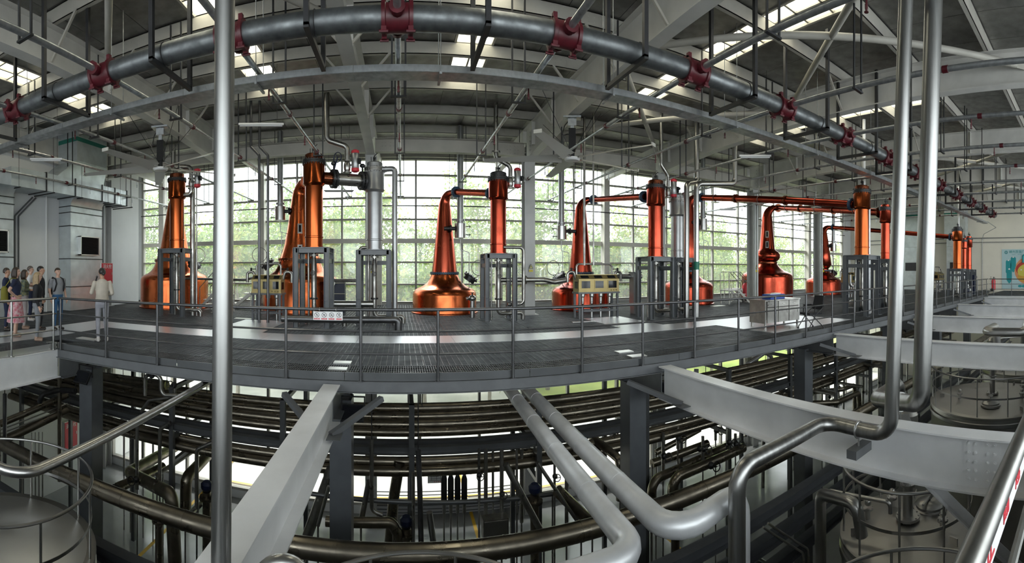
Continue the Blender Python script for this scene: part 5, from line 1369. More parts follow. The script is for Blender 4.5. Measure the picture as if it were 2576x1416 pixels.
# ------------------------------------------------------------ signs, poster, conduits
s = thing('prohibition_sign', 'white panel with four red prohibition signs hung on the guardrail', 'sign', (-1.18, 6.93, ZC - .79))
a, b = W(788, 791, Y=6.93), W(862, 813, Y=6.93); cx_, zz = (a.x + b.x) / 2, (a.z + b.z) / 2; w_, h_ = b.x - a.x, a.z - b.z
s.matrix_basis = Matrix.Translation((cx_, 6.93, zz))
obj('board', M().box(0, 0, 0, w_, .006, h_), white_plain, s, local=True)
for i in range(4):
    x = -w_ / 2 + w_ * (i + .5) / 4; r = h_ * .26
    g = obj('symbol_ring', M().torus((x, -.005, h_ * .12), r, r * .09, (0, 1, 0), 28, 6).bar((x - r * .7, -.005, h_ * .12 + r * .7), (x + r * .7, -.005, h_ * .12 - r * .7), r * .14, .004, up=(0, 1, 0)), blackm, s, local=True)
    f = M()
    if i == 0: f.sphere((x - r * .1, -.004, h_ * .12 + r * .5), r * .14, .003, r * .14, 10, 8).bar((x - r * .05, -.004, h_ * .12 + r * .35), (x + r * .15, -.004, h_ * .12 - r * .2), .004, r * .28, up=(1, 0, 0)).bar((x + r * .15, -.004, h_ * .12 - r * .2), (x - r * .3, -.004, h_ * .12 - r * .55), .004, r * .16, up=(0, 0, 1))
    if i == 1: f.sphere((x + r * .3, -.004, h_ * .12 + r * .35), r * .14, .003, r * .14, 10, 8).bar((x + r * .2, -.004, h_ * .12 + r * .2), (x - r * .4, -.004, h_ * .12 - r * .05), .004, r * .26).bar((x - r * .3, -.004, h_ * .12 - r * .1), (x + r * .2, -.004, h_ * .12 - r * .5), .004, r * .14)
    if i == 2: f.sphere((x + r * .05, -.004, h_ * .12 + r * .5), r * .14, .003, r * .14, 10, 8).bar((x - r * .45, -.004, h_ * .12 - r * .5), (x + r * .4, -.004, h_ * .12 + r * .25), .004, r * .2).bar((x + r * .45, -.004, h_ * .12 - r * .5), (x - r * .2, -.004, h_ * .12 + r * .2), .004, r * .18)
    if i == 3: f.bar((x - r * .35, -.004, h_ * .12 - r * .55), (x + r * .1, -.004, h_ * .12 + r * .3), .004, r * .12).sphere((x + r * .2, -.004, h_ * .12 + r * .45), r * .18, .003, r * .24, 10, 8).bar((x + r * .2, -.004, h_ * .12 - r * .6), (x + r * .25, -.004, h_ * .12 + r * .2), .004, r * .2)
    obj('symbol_figure', f, blackm, s, local=True)
    c = obj('caption_bar', M().box(x, -.004, -h_ * .34, w_ / 4 * .76, .003, h_ * .18), red_sign, s, local=True)
    text(('禁止跨越', '禁止攀登', '禁止奔跑', '禁止带火种')[i], h_ * .13, white_plain, c, WM(s) @ face((x, -.0065, -h_ * .34)), ext=.0005)
for sx in (-1, 1): obj('hook', M().torus((sx * w_ * .28, .0, h_ / 2 + .03), .035, .004, (1, 0, 0), 16, 6), steel, s, local=True)
pale_yellow = mat('pale_yellow_print', (.55, .50, .16), .5)
# yellow electric-hazard labels on the columns
for i, (px, py, Y, lab) in enumerate(((938, 681, 15.7, 'behind the silver column left of centre'), (1336, 669, 15.7, 'on the column right of the central still'), (1905, 667, 15.7, 'on the column by the big still with the ball'), (2071, 668, 15.7, 'on the column left of the nearest right condenser'))):
    p = W(px, py, Y=Y); ph = W(px, py - 10, Y=Y).z - p.z
    t = thing('warning_label', 'yellow electric hazard label ' + lab, 'sign', p, group='yellow hazard labels on the columns')
    k = ph / 10
    obj('triangle', M().add([(-6 * k, .012, -3 * k), (6 * k, .012, -3 * k), (0, .012, 9 * k), (-6 * k, .016, -3 * k), (6 * k, .016, -3 * k), (0, .016, 9 * k)], [(0, 1, 2), (5, 4, 3), (0, 3, 4, 1), (1, 4, 5, 2), (2, 5, 3, 0)]), blackm, t, local=True)
    obj('triangle_face', M().add([(-4.2 * k, .008, -2 * k), (4.2 * k, .008, -2 * k), (0, .008, 6.6 * k), (-4.2 * k, .012, -2 * k), (4.2 * k, .012, -2 * k), (0, .012, 6.6 * k)], [(0, 1, 2), (5, 4, 3), (0, 3, 4, 1), (1, 4, 5, 2), (2, 5, 3, 0)]), pale_yellow, t, local=True)
    obj('bolt_mark', M().add([(-.6 * k, .006, 4 * k), (.8 * k, .006, 4 * k), (.1 * k, .006, 1.6 * k), (1.2 * k, .006, 1.6 * k), (-.5 * k, .006, -1.6 * k), (0, .006, .8 * k), (-1.1 * k, .006, .8 * k)], [(0, 6, 5, 2, 1), (5, 4, 3, 2)]), blackm, t, local=True)
    c = obj('caption_bar', M().box(0, .012, -8.5 * k, 10 * k, .006, 5 * k), yellow, t, local=True)
    text('当心触电', 2.3 * k, blackm, c, WM(t) @ face((0, .0085, -8.5 * k)), ext=.0005)
# poster on the right wall
a = W(2520, 640, X=XR - .05); b = W(2600, 746, X=XR - .05)
py1 = a.y; zt_, zb_ = a.z, DECK + .15
po = thing('wall_poster', 'pale blue poster with a drawing of vats on the far right wall', 'poster', (XR - .03, py1 - 2.2, (zt_ + zb_) / 2))
PX = XR - .03
teal = mat('poster_teal', (.02, .30, .33), .6); pblue = mat('poster_pale_blue', (.45, .62, .66), .6); pyel = mat('poster_yellow', (.62, .55, .10), .6); porg = mat('poster_orange', (.70, .30, .14), .6); pred = mat('poster_red', (.50, .06, .04), .6); pgold = mat('poster_gold', (.62, .36, .06), .6)
obj('board', M().span(PX, PX + .03, py1 - 4.4, py1, zb_, zt_), pblue, po)
hh = zt_ - zb_
def disc(name, cy, cz, ry, rz, mt, dx):
    obj(name, M().sphere((PX - dx, cy, cz), .004, ry, rz, 24, 12), mt, po)
for i, (dy, z0, z1) in enumerate(((.55, .42, .74), (.95, .50, .82), (.62, .22, .52))):
    y = py1 - dy; r = .22
    obj('printed_tank', M().span(PX - .006, PX - .002, y - r, y + r, zb_ + hh * z0, zb_ + hh * (z1 - .06)).add([(PX - .004, y - r, zb_ + hh * z0), (PX - .004, y + r, zb_ + hh * z0), (PX - .004, y + .04, zb_ + hh * (z0 - .08)), (PX - .004, y - .04, zb_ + hh * (z0 - .08))], [(0, 1, 2, 3)]), teal, po)
    disc('printed_tank_top', y, zb_ + hh * (z1 - .06), r, r * .8, teal, .005); disc('printed_cap', y, zb_ + hh * (z1 - .02), .08, .05, white_plain, .010)
disc('printed_vat', py1 - 2.3, zb_ + hh * .46, 1.25, hh * .36, porg, .005); disc('printed_band', py1 - 2.3, zb_ + hh * .50, 1.15, hh * .22, pred, .009); disc('printed_mash', py1 - 2.25, zb_ + hh * .44, .95, hh * .20, pyel, .013); disc('printed_mash', py1 - 2.2, zb_ + hh * .30, .9, hh * .14, pgold, .012)
for dy, zf_ in ((1.6, .48), (2.0, .40), (2.5, .52), (1.9, .58), (2.8, .44)): disc('printed_bubble', py1 - dy, zb_ + hh * zf_, .06, .06, white_plain, .018)
obj('printed_pipe', M().tube([(PX - .012, py1 - 1.75, zb_ + hh * .66), (PX - .012, py1 - 1.75, zb_ + hh * .84), (PX - .012, py1 - 2.1, zb_ + hh * .86), (PX - .012, py1 - 2.1, zt_ - .02)], .09, 8, bend=.1), teal, po)
for dy in (1.5, 1.8, 2.1): disc('printed_leaf', py1 - dy, zb_ + hh * .07, .16, .10, teal, .006)
obj('printed_emblem', M().torus((PX - .004, py1 - .36, zt_ - .25), .12, .018, (1, 0, 0), 20, 6).torus((PX - .004, py1 - .36, zt_ - .25), .06, .016, (1, 0, 0), 16, 6), teal, po)
text('崃州蒸馏厂', .26, teal, po, face((PX - .006, py1 - 1.25, zt_ - .22), (-1, 0, 0)), ext=.001); text('LAIZHOU', .07, teal, po, face((PX - .006, py1 - .98, zt_ - .42), (-1, 0, 0)), ext=.001); text('DISTILLERY', .07, teal, po, face((PX - .006, py1 - 1.48, zt_ - .42), (-1, 0, 0)), ext=.001)
# right wall fittings
hydrant((XR - .02 - .18, 17.6, DECK + .45), (-1, 0), 1.0, 1.5, 'red hydrant box by the far end wall between the stainless pipes', '消火栓')
tag(obj('wall_rail', M().cyl((XR - .06, -8, ZC + 2.6), (XR - .06, 20, ZC + 2.6), .03, 8), grey_paint), 'thin grey pipe along the top of the end wall', 'pipe')
tag(obj('wall_rail', M().cyl((XR - .06, -8, ZC + 2.25), (XR - .06, 20, ZC + 2.25), .025, 8), grey_paint), 'second thin grey pipe along the end wall just below the first', 'pipe')
def rduct(y0, y1, n):
    d = thing('air_unit', 'tall galvanised air duct standing by the end wall ' + n, 'duct', (XR - .5, (y0 + y1) / 2, DECK))
    for a, b in zip((.02, 1.2, 2.4, 3.6), (1.19, 2.39, 3.59, 4.2)): obj('duct_section', M().span(XR - .9, XR - .3, y0, y1, DECK + a, DECK + b), duct, d)
    obj('grille', M().span(XR - .93, XR - .9, y0 + .3, y1 - .3, DECK + 1.6, DECK + 2.3), blackm, d)
    obj('duct_riser', M().span(XR - .9, XR - .1, y0 - .2, y1 + .2, DECK + 4.2, ROOF - .02), duct, d, angle=0); obj('flexible_collar', M().span(XR - .92, XR - .08, y0 - .22, y1 + .22, ZC + 4.5, ZC + 4.65), green_flex, d, angle=0)
rduct(14.0, 15.6, 'seen between the tall stainless pipes')
rduct(10.2, 11.6, 'behind the far condensers')
# thin dark line along the glazing
tag(obj('heating_pipe', M().cyl((-14, 20.7, ZC + 3.02), (33, 20.7, ZC + 3.02), .028, 8), dark_iron), 'thin dark pipe running along the whole glazing above mid height', 'pipe')
# thin pipes in front of the glazing
for i, (px, r, n) in enumerate(((652, 14.0, 'just right of the foreground pole'), (674, 14.0, 'left of the small safe'))):
    p = W(px, 500, r=r)
    tag(obj('drop_line', M().tube([(p.x - .28, p.y, ROOF - .3), (p.x - .28, p.y, ZC + 3.95), (p.x, p.y, ZC + 3.65), (p.x, p.y, DECK)], .045, 10, bend=.1), rail_m), 'dark cranked vertical pipe ' + n, 'pipe')
for px, r, n in ((1470, 15.3, 'left of the two above the wide safe'), (1493, 14.9, 'right of the two above the wide safe')):
    p = W(px, 500, r=r)
    tag(obj('drop_line', M().cyl((p.x, p.y, H(.15)), (p.x, p.y, ROOF - .4), .045 if px < 1480 else .03, 10), steel_dull), 'straight vertical pipe, ' + n, 'pipe')
for k in (3, 4):
    x = XK[k + 2]
    for dx, n in ((-.12, 'first'), (.06, 'second')): tag(obj('column_conduit', M().cyl((x + dx, 15.72, DECK), (x + dx, 15.72, ZC + 4.0), .035, 8), wall_white), '%s of two white conduits on the column %s' % (n, 'with the extinguisher' if k == 3 else 'by the farthest still'), 'pipe', 'white conduits on the columns')

# ------------------------------------------------------------ foreground pipes
def lean_pole(name, lab, px0, px1, r, rad, ztop=None, zbot=None, mt=None):
    a = W(px0, 0, r=r); b = W(px1, 1416, r=r)
    t = (b - a) / (b.z - a.z)
    p = a + t * ((ztop if ztop else ZC + 4.36) - a.z); q = a + t * ((zbot if zbot is not None else .0) - a.z)
    return p, q
p, q = lean_pole('', '', 566, 556, 2.6, .059)
fp_ = thing('foreground_pole', 'tall brushed stainless pole nearest the camera, left of centre', 'pole', q)
obj('tube', M().cyl(p, q, .0605, 28), pole_steel, fp_)
# pair of tall stainless pipes standing over the nearest right floor beam
bx0 = XK[3] - .0
pa = thing('stainless_pipe', 'left of the two tall stainless pipes, bent along the floor beam', 'pipe', W(2240, 1090, r=4.9))
a = W(2279, 0, r=4.92); b = W(2241, 1096, r=4.92)
a2 = a + (a - b) / (a.z - b.z) * (ZC + 4.3 - a.z)
P = [a2, a, b, Vector((b.x, 3.05, b.z + .01)), Vector((2.86, 2.98, b.z)), Vector((2.85, 2.97, 0))]
obj('tube', M().tube(P, .083, 24, bend=.22, bn=8), pole_steel, pa)
c = Vector((b.x, b.y + .42, b.z)); m = M().torus(c, .092, .012, (0, 1, 0), 24, 8).cyl((c.x, c.y, c.z - .09), (c.x, c.y, c.z - .2), .012, 8)
obj('pipe_clamp', m, steel, pa); obj('bracket', M().box(c.x + .02, c.y, c.z - .24, .36, .13, .10), grey_paint, pa)
pb = thing('stainless_pipe', 'right and thicker of the two tall stainless pipes, looped at its foot', 'pipe', W(2316, 1010, r=5.35))
a = W(2349, 0, r=5.35); b = W(2317, 1018, r=5.35); a2 = a + (a - b) / (a.z - b.z) * (ROOF - .1 - a.z)
c1 = W(2205, 1002, r=6.4); c2 = W(2262, 962, r=7.6); c3 = Vector((c2.x + .1, c2.y + .02, c2.z - 1.4))
P = [a2, a, b, c1, c2, c3]
obj('tube', M().tube(P, .112, 24, bend=.26, bn=8), pole_steel, pb)
c = b.lerp(c1, .42); m = M().torus(c, .122, .012, (c1 - b), 24, 8).cyl((c.x, c.y, c.z - .12), (c.x, c.y, c.z - .26), .012, 8)
obj('pipe_clamp', m, steel, pb); obj('bracket', M().box(c.x, c.y - .02, c.z - .30, .55, .25, .10, R(30)), grey_paint, pb)
# two bright insulated pipes that come out from under the platform
def lagged(name, lab, pts, r, mt, bend, joints=True, seg=22):
    t = thing(name, lab, 'pipe', pts[1])
    P = [Vector(q) for q in pts]
    obj('cladding', M().tube(P, r, seg, bend=bend, bn=5), mt, t)
    for a, b in zip(P[:-1], P[1:]):
        L = (b - a).length; n = int(L / .95); d = (b - a).normalized()
        for i in range(1, n):
            c = a.lerp(b, i / n); obj('cladding_joint', M().tube([c - d * .03, c + d * .03], r * 1.025, seg), mt, t)
    return t
zi = H(-2.32)
lagged('insulated_pipe', 'bright insulated pipe turning left below the platform, left of the pair', [(2.08, 8.6, zi), (1.84, 3.08, zi), (-.4, 3.0, zi), (-.42, .5, zi)], .115, clad_white, .26)
lagged('insulated_pipe', 'bright insulated pipe turning right below the platform, right of the pair', [(2.42, 8.6, zi), (2.22, 3.10, zi), (3.20, 3.30, zi), (3.22, 3.32, zi - 4.5)], .115, clad_white, .26)
pl = thing('stainless_pipe', 'slender stainless pipe running from under the platform down the left to the tank', 'pipe', (-3.35, 4, H(-2.05)))
obj('tube', M().tube([(-3.45, 9.0, H(-2.03)), (-3.32, 2.75, H(-2.06)), (-5.6, 2.9, H(-2.06)), (-5.7, 2.9, H(-4.2))], .058, 18, bend=.3, bn=8), steel, pl)
cb = thing('pipe_bend', 'stainless elbow poking up at the bottom edge beside the ring rail', 'pipe', (-.6, 1.9, H(-2)))
a = W(655, 1416, r=2.5); b = W(700, 1432, r=2.5); c = W(765, 1416, r=2.5)
obj('tube', M().tube([(a.x - .05, a.y, a.z - 1.6), (a.x, a.y, b.z + .02), (c.x, c.y, b.z + .02), (c.x + .05, c.y, c.z - 1.6)], .048, 16, bend=.14, bn=8), steel, cb)

# ------------------------------------------------------------ tanks with ring rails
def tank(x, y, R_, top, lab, rail_h=1.12, shaft=True, man=0, npost=10, plain=False, a0=0, mt=None):
    t = thing('process_tank', lab, 'tank', (x, y, 0))
    zt = H(top)
    obj('shell', M().lathe((x, y, 0), [(R_ * .9, .55), (R_, .75), (R_, zt - .02), (R_ + .03, zt), (R_ + .03, zt + .05), (R_, zt + .06)], 56), tank_steel, t)
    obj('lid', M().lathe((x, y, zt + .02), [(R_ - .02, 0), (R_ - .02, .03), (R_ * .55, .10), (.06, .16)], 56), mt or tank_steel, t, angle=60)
    obj('rim_band', M().lathe((x, y, zt - .25), [(R_ + .02, 0), (R_ + .035, .02), (R_ + .035, .12), (R_ + .02, .14)], 56), steel, t)
    for k in range(4):
        a = pi / 4 + k * pi / 2; obj('leg', M().cyl((x + cos(a) * R_ * .8, y + sin(a) * R_ * .8, 0), (x + cos(a) * R_ * .8, y + sin(a) * R_ * .8, .8), .06, 10), steel_dull, t)
    rr = R_ - .04
    g = obj('ring_rail', M().torus((x, y, zt + rail_h), rr, .024, seg=64, ts=10), steel, t)
    fb = []
    for z in (rail_h * .5,):
        m = M(); n = 64
        for i in range(n):
            a, b = 2 * pi * i / n, 2 * pi * (i + 1) / n
            m.add([(x + rr * cos(q) + o * cos(q), y + rr * sin(q) + o * sin(q), zt + z + h) for q in (a, b) for o, h in ((-.004, -.025), (.004, -.025), (.004, .025), (-.004, .025))], [(0, 4, 5, 1), (1, 5, 6, 2), (2, 6, 7, 3), (3, 7, 4, 0)])
        obj('band_rail', m, steel, t)
    for i in range(npost):
        a = a0 + 2 * pi * i / npost
        obj('rail_post', M().cyl((x + rr * cos(a), y + rr * sin(a), zt + .03), (x + rr * cos(a), y + rr * sin(a), zt + rail_h), .019, 8), steel, t)
    if shaft:
        m = M().cyl((x, y, zt + .14), (x, y, zt + 1.5), .085, 16); flange(m, (x, y, zt + .22), (0, 0, 1), .2, .02, 10); flange(m, (x, y, zt + .75), (0, 0, 1), .13, .02, 8)
        obj('agitator_shaft', m, steel, t); obj('agitator_motor', M().lathe((x, y, zt + 1.5), [(.15, 0), (.17, .02), (.17, .4), (.1, .48)], 18), steel_dull, t)
    if plain: return t
    c = Vector((x + R_ * .52 * cos(man), y + R_ * .52 * sin(man), zt + .12))
    mh = obj('manhole', M().lathe(c, [(.30, 0), (.30, .05), (.26, .06), (.26, .10), (.18, .15), (.02, .17)], 28), steel, t)
    obj('manhole_arm', M().bar(c + Vector((-.3, .02, .2)), c + Vector((.32, .02, .2)), .035, .03).cyl(c + Vector((0, 0, .12)), c + Vector((0, 0, .3)), .02, 8).torus(c + Vector((0, 0, .3)), .07, .012, seg=16, ts=6), steel, mh)
    for k, (da, rad) in enumerate(((1.3, .5), (2.2, .62), (-1.2, .55))):
        c = Vector((x + R_ * rad * cos(man + da), y + R_ * rad * sin(man + da), zt + .08))
        m = M().cyl(c, c + Vector((0, 0, .2)), .045, 12); flange(m, c + Vector((0, 0, .2)), (0, 0, 1), .09, .015, 8)
        m.sphere(c + Vector((0, 0, .3)), .06, .06, .06, 10, 8); obj('nozzle', m, steel, t)
    for k in range(3):
        a = man + .6 + k * 2.1; c = Vector((x + R_ * .82 * cos(a), y + R_ * .82 * sin(a), zt + .05))
        obj('lifting_lug', M().box(c.x, c.y, c.z + .07, .14, .02, .14, a).box(c.x, c.y, c.z, .22, .16, .015, a), steel, t)
    return t
tank(6.59, 2.91, 1.09, -4.27, 'stainless tank with manhole lid below the bolted end of the near beam', man=R(-20), a0=.3)
tank(13.65, 3.1, 1.95, -4.15, 'second stainless tank further back, behind the tall pipes', man=R(190), npost=14)
tank(-5.56, 4.26, 1.5, -4.38, 'stainless tank with ring rail at the lower left corner', man=R(100), npost=8, a0=.5, shaft=False, plain=True, mt=tank_skylit)
tank(.16, 3.55, 1.42, -4.3, 'tank whose ring rail rises at the bottom edge in the middle', man=R(0), npost=9, a0=.55, shaft=False)
tank(3.95, 1.6, 1.25, -4.6, 'tank whose ring rail just enters the bottom edge right of centre', man=R(40), npost=9, shaft=False)
tank(20.5, 3.2, 1.9, -4.6, 'third stainless tank at the back right under the floor beams', npost=12)
pipe_thing('tank_pipe', 'lagged elbow pipe on the left of the tank with the manhole lid', [W(2064, 1416, r=7.2), W(2064, 1236, r=7.2), W(2155, 1262, r=6.6), W(2168, 1345, r=6.6)], .095, steel, .16)
pipe_thing('tank_pipe', 'thin looped stainless pipe beside the tank with the manhole lid', [W(2078, 1260, r=7.4), W(2085, 1228, r=7.4), W(2240, 1262, r=6.9), W(2240, 1290, r=6.9)], .035, steel, .08)
pipe_thing('tank_pipe', 'stainless pipe bent at both ends at the right edge over the back tanks', [W(2630, 640, r=12), W(2580, 850, r=11.6), W(2478, 846, r=11.6), W(2505, 833, r=13), W(2510, 900, r=13)], .12, steel, .2)

# ------------------------------------------------------------ pipe racks and plant below the platform
def longpipe(lab, Y, A, r, x0, x1, mt=None, name='lagged_pipe', drop=None):
    z = ZC - A * Y
    pts = [(x0, Y, z), (x1, Y, z)]
    if drop: pts = [(x0 - .0, Y + .1, z - drop), (x0, Y, z), (x1, Y, z)]
    return pipe_thing(name, lab, pts, r, mt or cladding, .2)
L = [(11.9, .316, .14), (11.5, .335, .12), (11.2, .353, .12), (11.0, .371, .11)]
for i, (Y, A, r) in enumerate(L):
    longpipe('long lagged pipe of the upper rack, %s from the top' % ORD[i], Y, A, r, (-11.6, -11.2, -12.5, -12.4)[i], 33, drop=.7 if i < 2 else None)
for i, (Y, A, r) in enumerate(((10.9, .388, .02), (10.1, .438, .115), (9.95, .460, .115), (10.6, .422, .02))):
    longpipe(('thin pipe between the two racks', 'upper lagged pipe of the lower rack', 'lower lagged pipe of the lower rack', 'second thin pipe just above the lower rack')[i], Y, A, r, -12.4, 33)
for i, (Y, A) in enumerate(((10.4, .397), (9.75, .411))):
    tag(obj('rack_beam', M().ibeam((-12.5, Y, ZC - A * Y), (33, Y, ZC - A * Y), .16, .16, .014, .01), kick), ('upper', 'lower')[i] + ' grey steel beam of the pipe rack below the platform', 'beam')
for k, x in enumerate([-11.5 + 2.93 * i for i in range(15)]):
    t = thing('rack_frame', 'steel frame holding the pipe racks below the platform, %s from the left' % ORD[k], 'frame', (x, 10.4, 0), group='pipe rack frames')
    for y in (9.75, 12.2): obj('post', M().box(x, y, H(-3.0) / 2, .12, .12, H(-3.0)), kick, t)
    for z in (-3.05, -3.75 - .55, -4.95): obj('crossbar', M().box(x, 10.95, H(z), .1, 2.5, .1), kick, t)
    obj('hanger', M().cyl((x + .3, 11.2, H(-3.5)), (x + .3, 11.2, DECK - .2), .012, 6), dark_iron, t)
longpipe('heavy dark lagged pipe sweeping across the bottom of the picture', 6.0, .65, .145, -12.6, 33)
longpipe('second heavy lagged pipe close behind the sweeping bottom pipe', 6.5, .655, .10, 2.0, 33, steel_dull)
for i, (Y, z) in enumerate(((6.05, -5.0), (6.05, -5.6), (6.05, -6.2))):
    tag(obj('service_beam', M().ibeam((-12.6, Y, H(z)), (33, Y, H(z)), .22, .26, .016, .012), frame_paint), ('uppermost', 'middle', 'lowest')[i] + ' of three grey steel beams low down beyond the tanks', 'beam', 'low steel beams')
rnd = random.Random(11)
def valve_on(m, p, ax=(0, -1, 0), s=1.0):
    p = Vector(p); a = Vector(ax).normalized()
    m.sphere(p, .09 * s, .09 * s, .09 * s, 10, 8); m.cyl(p, p + a * .22 * s, .02 * s, 6); m.torus(p + a * .22 * s, .11 * s, .014 * s, a, 18, 6)
    m.bar(p + a * .22 * s + Vector((-.1 * s, 0, 0)), p + a * .22 * s + Vector((.1 * s, 0, 0)), .012, .012)
def px_pipe(lab, pts, Y, r, mt=None, valve=None, bend=.15, name='plant_pipe'):
    P = [W(a, b, Y=(c[0] if c else Y)) for a, b, *c in pts]
    t = pipe_thing(name, lab, P, r, mt or cladding, bend)
    if valve is not None:
        m = M(); a, b = P[valve[0]], P[valve[0] + 1]; valve_on(m, a.lerp(b, valve[1]) - Vector((0, r, 0)), (0, -1, .2), valve[2] if len(valve) > 2 else 1)
        obj('valve', m, dark_iron, t)
    k = max(P, key=lambda q: q.z)
    lo = min(P, key=lambda q: q.z)
    if lo.z > .1 and (k.z < H(-3.7) or (k.y < 6.9 and k.x > XG0)): obj('support_post', M().cyl((lo.x, lo.y, 0), lo, .022, 8), steel_dull, t)
    elif lo.z > .1 and k.z < DECK - .3: obj('hanger_rod', M().cyl((k.x, k.y, k.z), (k.x, k.y, DECK - .05), .012, 6), dark_iron, t)
    return t
# left part
px_pipe('lagged pipe in a square loop at the lower left, nearer of two', [(445, 1128, 13), (325, 1192, 10), (432, 1250, 8.9), (440, 1420, 8.9)], 10, .165, valve=(0, .5), bend=.2)
px_pipe('lagged pipe in a square loop at the lower left, farther of two', [(545, 1130, 12), (468, 1210, 10), (466, 1330, 10)], 10, .15, bend=.2)
px_pipe('lagged stub pipe ending in a flange at the lower left', [(410, 1180, 11), (295, 1230, 9.2)], 10, .13, valve=(0, .9))
px_pipe('stainless pipe sloping up to the right at the lower left', [(395, 1200, 9.5), (520, 1120, 12)], 10, .06, steel_dull)
px_pipe('stainless pipe sloping down behind the foreground pole', [(470, 1310, 8.5), (560, 1220, 11)], 10, .07, steel_dull)
px_pipe('vertical pipe with a bent top left of the foreground pole', [(540, 1120, 9), (495, 1140, 9), (495, 1330, 9)], 9, .05, steel_dull)
px_pipe('vertical cranked pipe in front of the left window', [(430, 1070, 9.5), (402, 1085, 9.5), (402, 1230, 9.5)], 9.5, .05, steel_dull)
px_pipe('thin vertical pipe left of the square loop', [(345, 1060), (345, 1235)], 9.3, .045, steel_dull, valve=(0, .85))
for i, x in enumerate((312, 328, 360, 385)): px_pipe('thin vertical pipe in the row before the left window, %s from the left' % ORD[i], [(x, 1085), (x, 1200 + 12 * i)], 12.5, .035, steel_dull)
px_pipe('lagged upper pipe with an elbow under the left end of the platform', [(236, 990, 11), (240, 945, 11), (420, 975, 10.6)], 11, .13, bend=.2)
px_pipe('dark elbow pipe under the left gallery', [(190, 985, 9), (150, 980, 9), (105, 990, 8.5), (100, 1010, 8.5)], 9, .08, dark_iron)
px_pipe('lagged pipe running into the left gallery shade', [(0, 1060, 7.5), (170, 993, 9.4)], 9, .10)
px_pipe('lower lagged pipe running into the left gallery shade', [(0, 1105, 7.5), (170, 1030, 9.4)], 9, .12)
for i, y in enumerate((1075, 1085)): px_pipe('thin tube along the left gallery wall, %s from the top' % ORD[i], [(0, y, 7.4), (170, y - 60, 9.4)], 9, .02, steel)
px_pipe('square dark post under the left gallery', [(12, 985), (12, 1180)], 6.6, .05, rail_m)
px_pipe('second dark post under the left gallery, by the floodlight', [(150, 950), (150, 1210)], 9, .06, cladding)
for i in range(4): px_pipe('small vertical line on the lower left wall, %s from the left' % ORD[i], [(80 + 9 * i, 1085), (80 + 9 * i, 1175)], 8.3, .014, steel, name='wall_line')
px_pipe('bent stainless tube by the lower left wall', [(20, 1120, 7), (55, 1135, 7), (55, 1165, 7)], 7, .03, steel)
# valve group hanging below the platform left of the pole
px_pipe('small valve manifold hung below the platform left of the pole', [(365, 1000), (365, 948), (405, 948), (405, 1000), (460, 1003)], 9.0, .05, steel_dull, valve=(1, .5, .9))
px_pipe('second valve manifold hung below the platform left of the pole', [(440, 955), (440, 1005), (375, 1012), (355, 1040)], 9.4, .04, steel_dull, valve=(0, .4, .9))
# centre
px_pipe('thick lagged upright pipe below the centre of the platform', [(1005, 1165), (990, 1260), (978, 1400)], 10, .125, valve=(1, .3), bend=.4)
px_pipe('thin upright pipe hooked at its foot right of the left lower column', [(935, 1110), (935, 1290), (962, 1300)], 9.3, .045, steel_dull)
px_pipe('sloping lagged pipe left of the left lower column', [(835, 1185), (768, 1370)], 9.6, .12, steel_dull, valve=(0, .95))
px_pipe('thin sloping pipe left of the left lower column', [(828, 1230), (800, 1330)], 9.2, .04, steel)
px_pipe('horizontal lagged pipe behind the left lower column, ending in an elbow', [(820, 1318), (985, 1318), (1000, 1345), (1000, 1420)], 9.2, .11, bend=.15)
px_pipe('long horizontal bar across the lower centre', [(735, 1243), (1390, 1238)], 9.5, .05, kick)
px_pipe('thin upright sloping pipe between the lower centre posts', [(928, 1215), (908, 1320)], 9.4, .06, steel_dull)
px_pipe('leaning square-looking post at the lower centre', [(1052, 1135), (1056, 1230), (1060, 1395)], 8.9, .055, rail_m)
px_pipe('slim upright stainless pipe at the lower centre', [(1040, 1190), (1040, 1395)], 9.2, .035, steel_dull)
px_pipe('short bright leaning pipe at the lower centre', [(1080, 1290), (1094, 1395)], 9, .065, steel)
for i in range(4):
    px_pipe('upright pipe with a dark sleeve in the row of four, %s from the left' % ORD[i], [(1117 + 17 * i, 1190), (1117 + 17 * i, 1290)], 10.8, .045, steel_dull)
    o = thing('level_switch', 'black sleeve on the row of four upright pipes, %s from the left' % ORD[i], 'instrument', W(1117 + 17 * i, 1205, Y=10.7))
    c = W(1117 + 17 * i, 1205, Y=10.8); obj('body', M().lathe((c.x, c.y, c.z - .12), [(.05, -.45), (.075, -.42), (.075, .12), (.05, .2), (.03, .28)], 12), black_plastic, o)
px_pipe('slim stainless pipe sloping down to the right, left of two', [(1272, 1165), (1368, 1345)], 8.7, .07, steel_dull)
px_pipe('slim stainless pipe sloping down to the right, right of two', [(1352, 1160), (1462, 1320)], 8.7, .04, steel_dull)
px_pipe('short thick lagged pipe ending in a valve, right of the sloping pipes', [(1402, 1230), (1490, 1312)], 8.9, .13, cladding, valve=(0, .97))
px_pipe('lagged pipe from the rack bending down right of the insulated pair', [(1480, 1085, 10.5), (1560, 1150, 9), (1560, 1250, 9)], 9, .10, cladding)
for i, x in enumerate((1205, 1222, 1240, 1262, 1300, 1312, 1395, 1425)):
    px_pipe('thin upright pipe below the centre rack, %s from the left' % ORD[i], [(x, 1128), (x, 1310 if i % 2 else 1235)], 9.4 + .3 * (i % 3), .03 + .015 * (i % 2), steel_dull, valve=(0, .6, .7) if i % 3 == 0 else None)
c = W(1245, 1322, Y=9.2)
b = thing('control_box', 'grey control box on a post at the lower centre', 'box', (c.x, c.y, 0))
